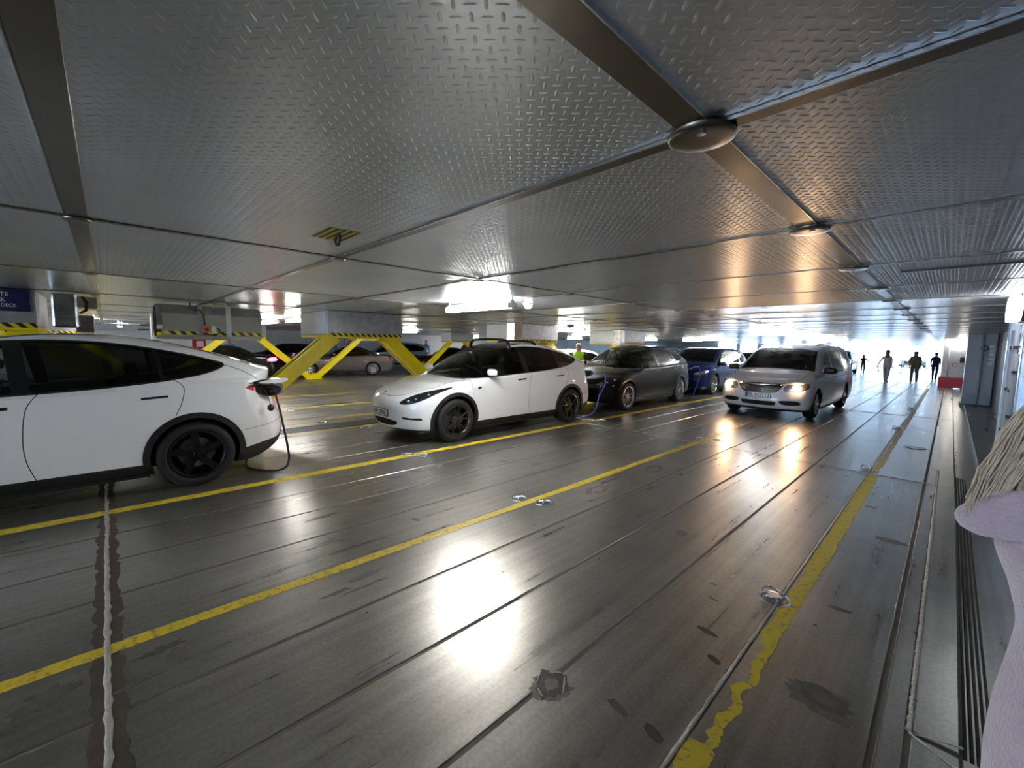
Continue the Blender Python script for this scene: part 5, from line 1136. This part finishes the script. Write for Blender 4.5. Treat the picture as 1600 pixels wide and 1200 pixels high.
# ---- lashing points
def lashing_parts():
    ringm = MB().lathe([(.092, .0012), (.09, .004), (.078, .0035), (.07, -.004)], 28).mesh('rim', 'steel_bright', True)
    dish = MB().lathe([(.074, .0015), (.06, -.002), (.03, -.0025), (0, -.0025)], 24).mesh('dish', 'brass_grey', True)
    bar = MB().tube([(-.05, 0, .006), (-.045, 0, .014), (.045, 0, .014), (.05, 0, .006)], .010, 8).tube([(0, -.045, .006), (0, -.04, .012), (0, .04, .012), (0, .045, .006)], .009, 8).mesh('cross_bar', 'steel_bright', True)
    return ringm, dish, bar
LR, LD, LB = lashing_parts()
def lash(x, y, label, big=False):
    l = empty('lashing_point', (x, y, 0.0), .6, label, 'lashing point', 'deck lashing points')
    for nm, me in (('rim', LR), ('dish', LD), ('cross_bar', LB)): ob(nm, me, l)
    if big:
        MB().box(-.035, .035, -.03, .03, .012, .028, .005).build('lug', 'steel_bright', l); MB().tube([(.0 + .06 * math.cos(t), .03 + .05 * math.sin(t), .012 + .028 * max(0, math.sin(t))) for t in np.linspace(0, math.pi, 12)], .007, 8).build('ring', 'steel_bright', l, True)
    return l
lash(-3.01, 3.03, 'round lashing point on the middle yellow line, left of a close pair'); lash(-2.76, 3.14, 'round lashing point on the middle yellow line, right of a close pair')
lash(-0.665, 3.02, 'lashing point with raised steel ring on the worn yellow line', True)
lash(-5.31, 3.05, 'lashing point before the white crossover, left of the pair'); lash(-5.15, 3.21, 'lashing point before the white crossover, right of the pair')
lash(-2.97, 7.55, 'lashing point just beyond the weld on the middle line, left one'); lash(-2.72, 7.62, 'lashing point just beyond the weld on the middle line, right one')
lash(-0.66, 7.36, 'lashing point where the worn yellow line meets the cross weld', True); lash(-0.66, 11.8, 'dark lashing point on the worn line beyond the cross weld', True); lash(-0.66, 16.2, 'dark lashing point on the worn line near the grey pillar', True)
lash(-5.31, 7.46, 'lashing point by the rear wheel of the white crossover, left one'); lash(-5.13, 7.66, 'lashing point by the rear wheel of the white crossover, right one')
lash(-8.5, 3.0, 'lashing point beside the drain grating, far side'); lash(-7.55, 3.45, 'lashing point beside the drain grating, near side'); lash(-10.5, 3.0, 'lashing point on the yellow line beyond the drain grating')
ir = empty('round_cover', (-.30, 9.7, 0), 0, 'half round steel cover in the deck right of the worn line', 'deck cover'); MB().lathe([(.13, .001), (.125, .006), (.10, .005), (0, .004)], 24).build('lid', 'brass_grey', ir, True); MB().lathe([(.145, .001), (.14, .004), (.13, .001)], 24).build('rim', 'steel_bright', ir, True)
# ---- drain grating
gr = empty('drain_grating', (-8.02, 3, 0), 0, 'dark bar grating set in the deck between the two white crossovers', 'grating')
MB().box(-.25, .21, -5, 12, .0005, .003).build('tray', 'black_matte', gr); MB().box(-.25, -.235, -5, 12, .001, .012).box(.195, .21, -5, 12, .001, .012).build('edge_bar', 'brass_grey', gr)
SL = MB().box(-.235, .195, -.006, .006, .002, .011).mesh('slat', 'brass_grey')
for k in range(70): ob('slat', SL, gr, (0, -1.6 + .045 * k, 0))
m = MB()
for k in range(200): m.box(-.235, .195, 1.6 + .045 * k - .006, 1.6 + .045 * k + .006, .002, .011)
tag(m.build('slat_far', 'brass_grey', gr), kind='stuff')

# ---- roof bars of the middle car, charge port and cables
for y0 in (2.30, 3.02):
    dz = 0 if y0 < 2.6 else -.02; pts = [(-.60, y0, 1.47 + dz), (-.58, y0, 1.60 + dz), (-.50, y0, 1.675 + dz), (-.3, y0, 1.695 + dz), (0, y0, 1.70 + dz), (.3, y0, 1.695 + dz), (.50, y0, 1.675 + dz), (.58, y0, 1.60 + dz), (.60, y0, 1.47 + dz)]
    V = spl(pts, 5, False); m = MB().tube(V, .022, 8); m.v = [(a, y0 + (b - y0) * 1.9, c) for a, b, c in m.v]; m.build('roof_bar', 'trim_black', car_b, True)
def port(car, blue=False):
    L_ = MB(); m = MB().prism(spl([(4.27, 1.06), (4.44, 1.065), (4.585, 1.045), (4.60, .98), (4.50, .93), (4.36, .97)], 4), .60, .868, 'yz').build('charge_port', 'black_matte', car)
    MB().lathe([(.03, .0), (.045, .012), (.03, .024)], 14, 'x', (.86, 4.45, 1.0)).build('port_ring', 'black_plastic', m, True)
    if blue: return
    MB().prism(spl([(4.36, 1.105), (4.50, 1.135), (4.655, 1.145), (4.665, 1.115), (4.60, 1.095), (4.42, 1.09)], 4), .78, .92, 'yz').build('port_flap', 'paint_white' if not blue else 'paint_white', car)
    MB().prism([(4.26, 1.095), (4.38, 1.132), (4.49, 1.142), (4.47, 1.105), (4.35, 1.09)], .86, .90, 'yz').build('flap_edge', 'trim_black', car)
    MB().bar((.87, 4.33, 1.05), (.88, 4.33, 1.11), .03, .03).build('flap_hinge', 'black_plastic', car)
    MB().prism(spl([(4.56, 1.06), (4.62, 1.08), (4.65, 1.02), (4.63, .95), (4.56, .94)], 4), .55, .80, 'yz').build('tail_lens', 'lamp_chrome', car)
port(car_a)
def cable(name, pts, mat, label, plug=None, r=.013):
    c = empty(name, (0, 0, 0), 0, label, 'cable'); MB().tube(spl(pts, 8, False), r, 8).build('cord', mat, c, True)
    if plug is not None:
        a, b = np.array(plug[0]), np.array(plug[1]); MB().tube([a, a * .6 + b * .4, b], [.032, .036, .02], 12).build('plug', 'black_plastic', c, True)
    return c
MWA = car_a.location; ax_, ay_ = MWA.x, MWA.y
cable('charging_cable', [(ax_ + .90, ay_ + 4.53, .99), (ax_ + .95, ay_ + 4.56, .78), (ax_ + .965, ay_ + 4.60, .52), (ax_ + .97, ay_ + 4.63, .32), (ax_ + .97, ay_ + 4.64, .14), (ax_ + .94, ay_ + 4.58, .03), (ax_ + .8, ay_ + 4.4, .013), (ax_ + .4, ay_ + 4.3, .013), (ax_ - .6, ay_ + 4.6, .013), (ax_ - 1.3, ay_ + 4.9, .03)], 'cable_black', 'black charging cable hanging from the open port of the left white crossover', ((ax_ + .84, ay_ + 4.5, 1.0), (ax_ + .92, ay_ + 4.53, .98)))
cp_ = empty('port_cap', (ax_ + .945, ay_ + 4.47, .80), 0, 'black dust cap dangling under the open charge port', 'cap'); MB().lathe([(0, -.012), (.034, -.01), (.04, .0), (.03, .02), (0, .025)], 16, 'x').build('disc', 'black_plastic', cp_, True); MB().tube([(.0, 0, .035), (-.01, -.02, .12), (-.03, -.03, .17)], .004, 6).build('cord', 'cable_black', cp_, True)
bx, by = car_b.location.x, car_b.location.y
cable('charging_cable', [(bx + .90, by + 4.50, .96), (bx + 1.0, by + 4.60, 1.0), (bx + 1.03, by + 4.78, 1.0), (bx + 1.03, by + 4.92, .90), (bx + 1.0, by + 4.95, .70), (bx + .96, by + 4.82, .48), (bx + .95, by + 4.74, .25), (bx + .9, by + 4.6, .06), (bx + .7, by + 4.3, .013), (bx + .2, by + 4.2, .013)], 'cable_blue', 'blue charging cable plugged into the rear of the white crossover with roof bars', ((bx + .82, by + 4.45, .95), (bx + .92, by + 4.52, .965)))
port(car_b, True)
cx_, cy_ = car_c.location.x, car_c.location.y
cable('charging_cable', [(cx_ + .90, cy_ + 4.50, .96), (cx_ + 1.0, cy_ + 4.62, 1.02), (cx_ + 1.03, cy_ + 4.82, 1.0), (cx_ + 1.02, cy_ + 4.95, .85), (cx_ + 1.0, cy_ + 4.92, .6), (cx_ + .96, cy_ + 4.8, .3), (cx_ + .9, cy_ + 4.7, .06), (cx_ + .6, cy_ + 4.6, .013)], 'cable_blue', 'blue charging cable looped behind the black crossover', ((cx_ + .82, cy_ + 4.45, .95), (cx_ + .92, cy_ + 4.52, .965)))
wb1 = empty('fire_cabinet', (-26.915, 3.2, 0), 0, 'red fire equipment panel on the far white wall', 'fire panel'); MB().box(-.2, 0, 0, 1.0, .9, 1.75, .01).build('panel', 'red_paint', wb1); MB().box(-.005, .004, .15, .45, 1.2, 1.5).build('symbol', 'letter_white', wb1); MB().box(-.005, .004, .55, .85, 1.3, 1.6).build('symbol', 'letter_white', wb1)
ex = empty('exit_sign', (-27.02, 13.2, 0), 0, 'green escape sign on the far wall above the grey coupe', 'sign'); MB().box(-.1, 0, 0, .9, 1.62, 1.95).build('board', 'green_sign', ex); MB().prism([(.1, 1.74), (.4, 1.74), (.4, 1.67), (.6, 1.785), (.4, 1.9), (.4, 1.83), (.1, 1.83)], 0, .006, 'yz').build('arrow', 'letter_white', ex)
for i, (x, y) in enumerate(((-1.95, 47), (-2.6, 44), (-4.0, 45.0))):
    b_ = empty('barrier_post', (x, y, 0), 0, ('slim barrier post on a round foot right of the walking woman', 'slim barrier post on a round foot near the bow door middle', 'slim barrier post on a round foot left of the bow door middle')[i], 'barrier post', 'barrier posts'); MB().lathe([(.18, 0), (.17, .03), (.03, .05)], 16).build('foot', 'brass_grey', b_, True); MB().tube([(0, 0, .04), (0, 0, 1.0)], .025, 8).build('pole', 'stripe_yellow', b_, True)

# ================================================================== PEOPLE
def skin_mesh(name, joints, bones, root, sub=2):
    """one continuous body surface grown from a joint skeleton"""
    me = bpy.data.meshes.new(name); names = list(joints); me.from_pydata([joints[n][0] for n in names], [], []); me.update()
    me2 = bpy.data.meshes.new(name); me2.from_pydata([joints[n][0] for n in names], [(names.index(a), names.index(b)) for a, b in bones], []); me2.update()
    o = bpy.data.objects.new(name, me2); COL.objects.link(o)
    md = o.modifiers.new('skin', 'SKIN'); md.use_smooth_shade = True; md.branch_smoothing = .3
    if not me2.skin_vertices: 
        pass
    sv = me2.skin_vertices[0].data
    for i, n in enumerate(names):
        r = joints[n][1]; sv[i].radius = (r, r) if not isinstance(r, tuple) else r; sv[i].use_root = (n == root)
    s = o.modifiers.new('sub', 'SUBSURF'); s.levels = sub; s.render_levels = sub
    dg = bpy.context.evaluated_depsgraph_get(); dg.update(); res = bpy.data.meshes.new_from_object(o.evaluated_get(dg))
    bpy.data.objects.remove(o); bpy.data.meshes.remove(me); res.polygons.foreach_set('use_smooth', [True] * len(res.polygons)); return res
pm('skin', srgb(206, 160, 138), 0.5); pm('hair_dark', srgb(44, 32, 24), 0.6); pm('hair_blond', srgb(216, 198, 172), 0.45, vary=0.2, scale=60); pm('cloth_black', srgb(22, 22, 26), 0.85)
pm('cloth_hivis', srgb(170, 232, 30), 0.6); pm('reflector', srgb(214, 216, 210), 0.35, 0.3); pm('cloth_blue', srgb(110, 150, 206), 0.8); pm('cloth_navy', srgb(30, 38, 66), 0.85); pm('cloth_jeans', srgb(58, 72, 104), 0.85)
pm('cloth_olive', srgb(92, 90, 74), 0.85); pm('cloth_red', srgb(150, 34, 40), 0.8); pm('cloth_grey', srgb(108, 110, 120), 0.85); pm('coat_pink', srgb(196, 176, 188), 0.95, vary=0.05, scale=30, bump=0.5, bscale=160, sheen=0.6); pm('shoe', srgb(30, 28, 28), 0.6)
def person(loc, rz, label, shirt, trousers, hair='hair_dark', h=1.75, stride=.0, armL=(.03, .0), armR=(.03, .0), lean=0.0, long_hair=False, vest=False, cap=False, sleeves='long', bare_legs=False, female=False):
    """standing or walking figure facing local -y; arm = (out, forward) swing of the hand"""
    p = empty('person', loc, rz, label, 'person'); k = h / 1.75; ly = lambda z, y: y - lean * max(0, z - .9)
    J = {}
    def j(n, x, y, z, r):
        g_ = 1.0 if n[0] == 'f' or n[:2] == 'th' else 1.38 if n[:4] in ('head', 'crow') else 1.15 if n[:4] in ('hand', 'wril', 'wrir') else 1.15 if n[:2] == 'sh' or n[:3] == 'elb' else 1.3
        J[n] = ((x * k, ly(z, y) * k, z * k), (r[0] * k * g_, r[1] * k * g_) if isinstance(r, tuple) else r * k * g_)
    sw = .145 if female else .168
    j('pelvis', 0, 0, .95, (.145, .105)); j('waist', 0, 0, 1.12, (.13, .095)); j('chest', 0, .01, 1.32, (.155, .11)); j('neckb', 0, .015, 1.46, .075); j('neck', 0, .0, 1.53, .053); j('head1', 0, -.015, 1.60, (.07, .085)); j('head2', 0, -.01, 1.68, (.078, .095)); j('crown', 0, .0, 1.735, (.05, .06))
    for s, q in (('l', 1), ('r', -1)):
        a = armL if q > 0 else armR; st = stride * q
        j('hip' + s, .09 * q, 0, .88, .088); j('knee' + s, .10 * q, -st * .45 - .01, .50, .056); j('calf' + s, .10 * q, -st * .62 + .015, .34, .054); j('ank' + s, .10 * q, -st * .9 + .02, .085, .036); j('heel' + s, .10 * q, -st * .9 + .03, .04, .035); j('toe' + s, .115 * q, -st * .9 - .13, .03, .03)
        j('sh' + s, sw * q, .015, 1.385, .06); j('elb' + s, (sw + .03 + a[0] * .45) * q, .03 - a[1] * .35, 1.15 + .1 * abs(a[1]), .042); j('wri' + s, (sw + .01 + a[0]) * q, -.02 - a[1], .92 + .55 * abs(a[1]) * .6, .028); j('hand' + s, (sw + .005 + a[0] * 1.1) * q, -.05 - a[1] * 1.18, .84 + .62 * abs(a[1]) * .6, (.02, .036))
        for f in range(4): j(f'f{f}' + s, (sw + .005 + a[0] * 1.15) * q + .004 * (f - 1.5), -.075 - a[1] * 1.25 + .017 * (f - 1.5), .765 + .62 * abs(a[1]) * .6 + .008 * abs(f - 1.5), .009)
        j('th' + s, (sw - .02 + a[0] * 1.1) * q, -.10 - a[1] * 1.2, .81 + .62 * abs(a[1]) * .6, .010)
    B = [('pelvis', 'waist'), ('waist', 'chest'), ('chest', 'neckb'), ('neckb', 'neck'), ('neck', 'head1'), ('head1', 'head2'), ('head2', 'crown')]
    for s in 'lr': B += [('pelvis', 'hip' + s), ('hip' + s, 'knee' + s), ('knee' + s, 'calf' + s), ('calf' + s, 'ank' + s), ('ank' + s, 'heel' + s), ('heel' + s, 'toe' + s), ('chest', 'sh' + s), ('sh' + s, 'elb' + s), ('elb' + s, 'wri' + s), ('wri' + s, 'hand' + s), ('hand' + s, 'th' + s)] + [('hand' + s, f'f{f}' + s) for f in range(4)]
    me = skin_mesh('body', J, B, 'pelvis', 1)
    for m_ in ('skin', shirt, trousers, 'shoe', hair): me.materials.append(MATS[m_])
    wz = .84 * k if sleeves == 'long' else 1.2 * k
    for f in me.polygons:
        c = f.center; arm = abs(c.x) > (sw + .045) * k and c.z > .6 * k
        if c.z > 1.47 * k:
            yy = c.y + lean * max(0, c.z / k - .9) * k
            f.material_index = 4 if (c.z > 1.69 * k or (yy > .02 * k and c.z > 1.55 * k)) else 0
        elif arm: f.material_index = 1 if c.z > (.90 * k + .33 * abs((armL if c.x > 0 else armR)[1]) if sleeves == 'long' else 1.22 * k) else 0
        elif c.z > .96 * k: f.material_index = 1
        elif c.z > .075 * k: f.material_index = 2 if not (bare_legs and c.z < .5 * k) else 0
        else: f.material_index = 3
    ob('body', me, p)
    hy = -lean * .75 * k
    for q in (-1, 1):
        MB().lathe([(0, -.006), (.011, -.004), (.013, .004)], 8, 'y', (.03 * q * k, hy - .098 * k, 1.655 * k)).build('eye', 'letter_white' if False else 'black_plastic', p, True)
    MB().add([(0, hy - .10 * k, 1.66 * k), (-.014 * k, hy - .095 * k, 1.61 * k), (.014 * k, hy - .095 * k, 1.61 * k), (0, hy - .128 * k, 1.612 * k)], [(0, 1, 3), (0, 3, 2), (1, 2, 3), (0, 2, 1)]).build('nose', 'skin', p)
    MB().box(-.024 * k, .024 * k, hy - .095 * k, hy - .085 * k, 1.575 * k, 1.583 * k).build('mouth', 'cloth_red', p)
    if long_hair:
        m = MB().lathe([(.02, 1.77), (.075, 1.75), (.098, 1.69), (.10, 1.6), (.095, 1.5), (.10, 1.38), (.06, 1.30)], 16); m.v = [(a * k, (b * .95 + .045) * k + hy, c * k) for a, b, c in m.v]; m.build('hair', hair, p, True)
    if cap:
        m = MB().lathe([(0, 1.775), (.06, 1.77), (.092, 1.73), (.098, 1.70)], 16); m.v = [(a * k * .92, b * k * 1.08 + hy, c * k) for a, b, c in m.v]; m.build('cap', 'cloth_black', p, True)
        MB().prism([(-.06, -.09), (.06, -.09), (.045, -.165), (-.045, -.165)], 1.70 * k, 1.712 * k).build('cap_brim', 'cloth_black', p, loc=(0, hy, 0))
    if vest:
        n = 20; prof = [(.93, .175, .13), (1.1, .172, .13), (1.3, .19, .135), (1.42, .165, .115), (1.475, .10, .085)]; V = []
        for z, rx, ry in prof:
            for i in range(n): t = 2 * math.pi * i / n; V.append((rx * k * math.cos(t), ry * k * math.sin(t) + hy * .4, z * k))
        Fc = [(r * n + i, r * n + (i + 1) % n, (r + 1) * n + (i + 1) % n, (r + 1) * n + i) for r in range(len(prof) - 1) for i in range(n)]
        v_ = ob('vest', mesh('vest', V, Fc, 'cloth_hivis', True), p)
        for z in (1.0, 1.14):
            W_ = [((.178 * k) * math.cos(2 * math.pi * i / n), (.136 * k) * math.sin(2 * math.pi * i / n) + hy * .4, (z + dz) * k) for dz in (0, .05) for i in range(n)]; ob('reflective_band', mesh('reflective_band', W_, [(i, (i + 1) % n, n + (i + 1) % n, n + i) for i in range(n)], 'reflector', True), v_)
    return p
def face(dx, dy): return math.atan2(dx, -dy)
person((-7.86, 10.36, 0), face(.6, -.8), 'worker in yellow green hi-vis vest over black shirt, hands on hips', 'cloth_black', 'cloth_black', 'hair_dark', 1.70, armL=(.16, .12), armR=(.16, .12), vest=True, sleeves='short')
person((-22.6, 9.5, 0), face(.3, -.9), 'man in dark cap standing behind the grey coupe', 'cloth_navy', 'cloth_jeans', cap=True, h=1.8)
person((-22.4, 8.5, 0), face(.9, .3), 'bent figure in light blue shirt beside the man in the cap', 'cloth_blue', 'cloth_jeans', h=1.68, lean=.35)
person((-21.9, 3.9, 0), face(.9, -.3), 'person in light blue shirt leaning over the black coupe', 'cloth_blue', 'cloth_jeans', h=1.7, lean=.3)
person((-26.2, 16.6, 0), face(.9, -.4), 'man in blue shirt standing before the far white wall', 'cloth_blue', 'cloth_navy', h=1.82)
person((-23.0, 17.6, 0), face(.8, -.6), 'dark haired person visible above the roof bars', 'cloth_red', 'cloth_black', h=1.76)
person((-9.6, 17.6, 0), face(.2, .9), 'dark haired person behind the white hatchback', 'cloth_black', 'cloth_black', h=1.68)
person((-2.27, 29.2, 0), face(.25, 1), 'long haired woman with arm held out walking towards the bow door', 'cloth_grey', 'cloth_grey', 'hair_dark', 1.68, stride=.22, armL=(.26, .0), armR=(.05, .0), long_hair=True, sleeves='short', female=True)
person((-1.28, 30.6, 0), face(-.1, 1), 'broad man in olive clothes walking towards the bow door', 'cloth_olive', 'cloth_olive', h=1.66, stride=.2, armL=(.03, .1), armR=(.03, .04))
person((-.60, 35.0, 0), face(.2, 1), 'figure half hidden by the white and red pillar', 'cloth_navy', 'cloth_navy', h=1.62, stride=.15)
person((-4.35, 39.3, 0), face(.4, -1), 'child in red shirt holding an arm out near the dark estate car', 'cloth_red', 'cloth_blue', h=1.35, armL=(.3, .1), armR=(.1, 0))

# ---- woman in the pink coat, cut off by the right edge (she looks away from us, local +x is the deck side)
wm = person((.318, 1.02, 0), math.pi, 'woman in fluffy pale pink coat with long blond hair at the right edge', 'coat_pink', 'cloth_black', 'hair_blond', 1.64, armL=(-.14, .25), armR=(-.14, .25), female=True)
def coat():
    n = 96; px = [(.58, .26), (.72, .245), (.88, .228), (.96, .230), (1.04, .226), (1.10, .220), (1.17, .216), (1.24, .230), (1.31, .25), (1.36, .225), (1.42, .17), (1.46, .11)]; py = [(.58, .25), (.8, .22), (1.0, .185), (1.17, .16), (1.3, .165), (1.4, .14), (1.46, .10)]
    zs = np.linspace(.58, 1.46, 60); rx = pchip(px)(zs); ry = pchip(py)(zs); V = []
    for i, z in enumerate(zs):
        for j_ in range(n):
            t = 2 * math.pi * j_ / n; f = 1 + .03 * math.sin(5 * t + 1.2 + 1.5 * z) * max(0, 1.15 - z) + .012 * math.sin(3 * t + 14 * z) * (z > .9) * min(1, (z - .9) * 5) ; V.append((rx[i] * f * math.cos(t), ry[i] * f * math.sin(t) + .01, z))
    Fc = [(r * n + i, r * n + (i + 1) % n, (r + 1) * n + (i + 1) % n, (r + 1) * n + i) for r in range(len(zs) - 1) for i in range(n)]
    return mesh('coat', V, Fc, 'coat_pink', True)
ct = ob('coat', coat(), wm)
def sleeve(q):
    pts = spl([(.12 * q, .0, 1.39), (.13 * q, -.03, 1.30), (.12 * q, -.07, 1.17), (.11 * q, -.16, 1.07), (.09 * q, -.25, 1.05)], 8, False); rr = np.interp(np.linspace(0, 1, len(pts)), [0, .2, .5, .8, 1], [.07, .075, .066, .06, .062])
    return MB().tube(pts, list(rr), 18).mesh('sleeve', 'coat_pink', True)
for q in (-1, 1): ob('sleeve', sleeve(q), ct)
def hood():
    """soft hood lying on the shoulders: a thick rolled fold that ends in a rounded point on the deck side"""
    n, m = 40, 14; V = []
    for i in range(n):
        u = i / (n - 1); t = -.45 + (math.pi + .9) * u; R = .185 + .088 * math.exp(-((t + .0) / .6) ** 2); cx, cy = R * math.cos(t), .03 + .15 * math.sin(t)
        zc = 1.385 - .048 * math.exp(-((t + .05) / .5) ** 2) + .02 * math.sin(t); a = .055 * (.35 + .65 * math.sin(math.pi * min(max(u, .04), .96)) ** .5); bz = .034 * (1 - .55 * math.exp(-((t + .02) / .22) ** 2)) + .006
        for k in range(m):
            f = 2 * math.pi * k / m; V.append((cx * (1 + (a / R) * math.cos(f) * .55), cy + a * .5 * math.cos(f) * math.sin(t), zc + bz * math.sin(f)))
    Fc = [(i * m + k, i * m + (k + 1) % m, (i + 1) * m + (k + 1) % m, (i + 1) * m + k) for i in range(n - 1) for k in range(m)] + [tuple(range(m)), tuple(reversed(range((n - 1) * m, n * m)))]
    return mesh('hood', V, Fc, 'coat_pink', True)
ob('hood', hood(), ct)
def long_hair(nst=1500):
    m = MB(); r_ = np.random.default_rng(3)
    for s in range(nst):
        u = r_.uniform(0, 1); side = u ** .8; a = r_.uniform(-.5, 1.9); rad = .088
        x0, y0, z0 = rad * math.cos(a), rad * math.sin(a), 1.60 + r_.uniform(-.09, .05)
        e = r_.uniform(0, 1); w = r_.uniform(-1, 1); ex, ez = .285 - .22 * e, 1.352 + .012 * w - .03 * e + r_.uniform(-.015, .02); ey = .05 + .09 * e + .02 * w
        top = r_.uniform(0, 1) * (1 - e)
        o_ = (1 - e); pts = [(x0 * .5, y0 * .5, 1.70), (x0 * .7 + .05 * o_, y0 * .8, 1.66), (x0 * .4 + .145 * o_, y0 * .5 + .03, 1.60 + .01 * w), (x0 * .2 + .222 * o_ + .01 * top, .06 + .03 * w, 1.512 + .012 * w), (.04 + .228 * o_, ey, 1.43 + .012 * w), (ex, ey, ez)]
        c = spl(pts, 4, False); c += r_.normal(0, .0012, c.shape); m.tube(c, list(np.linspace(.0026, .0009, len(c))), 4, False)
    return m.mesh('hair', 'hair_blond', True)
ob('hair', long_hair(), wm)
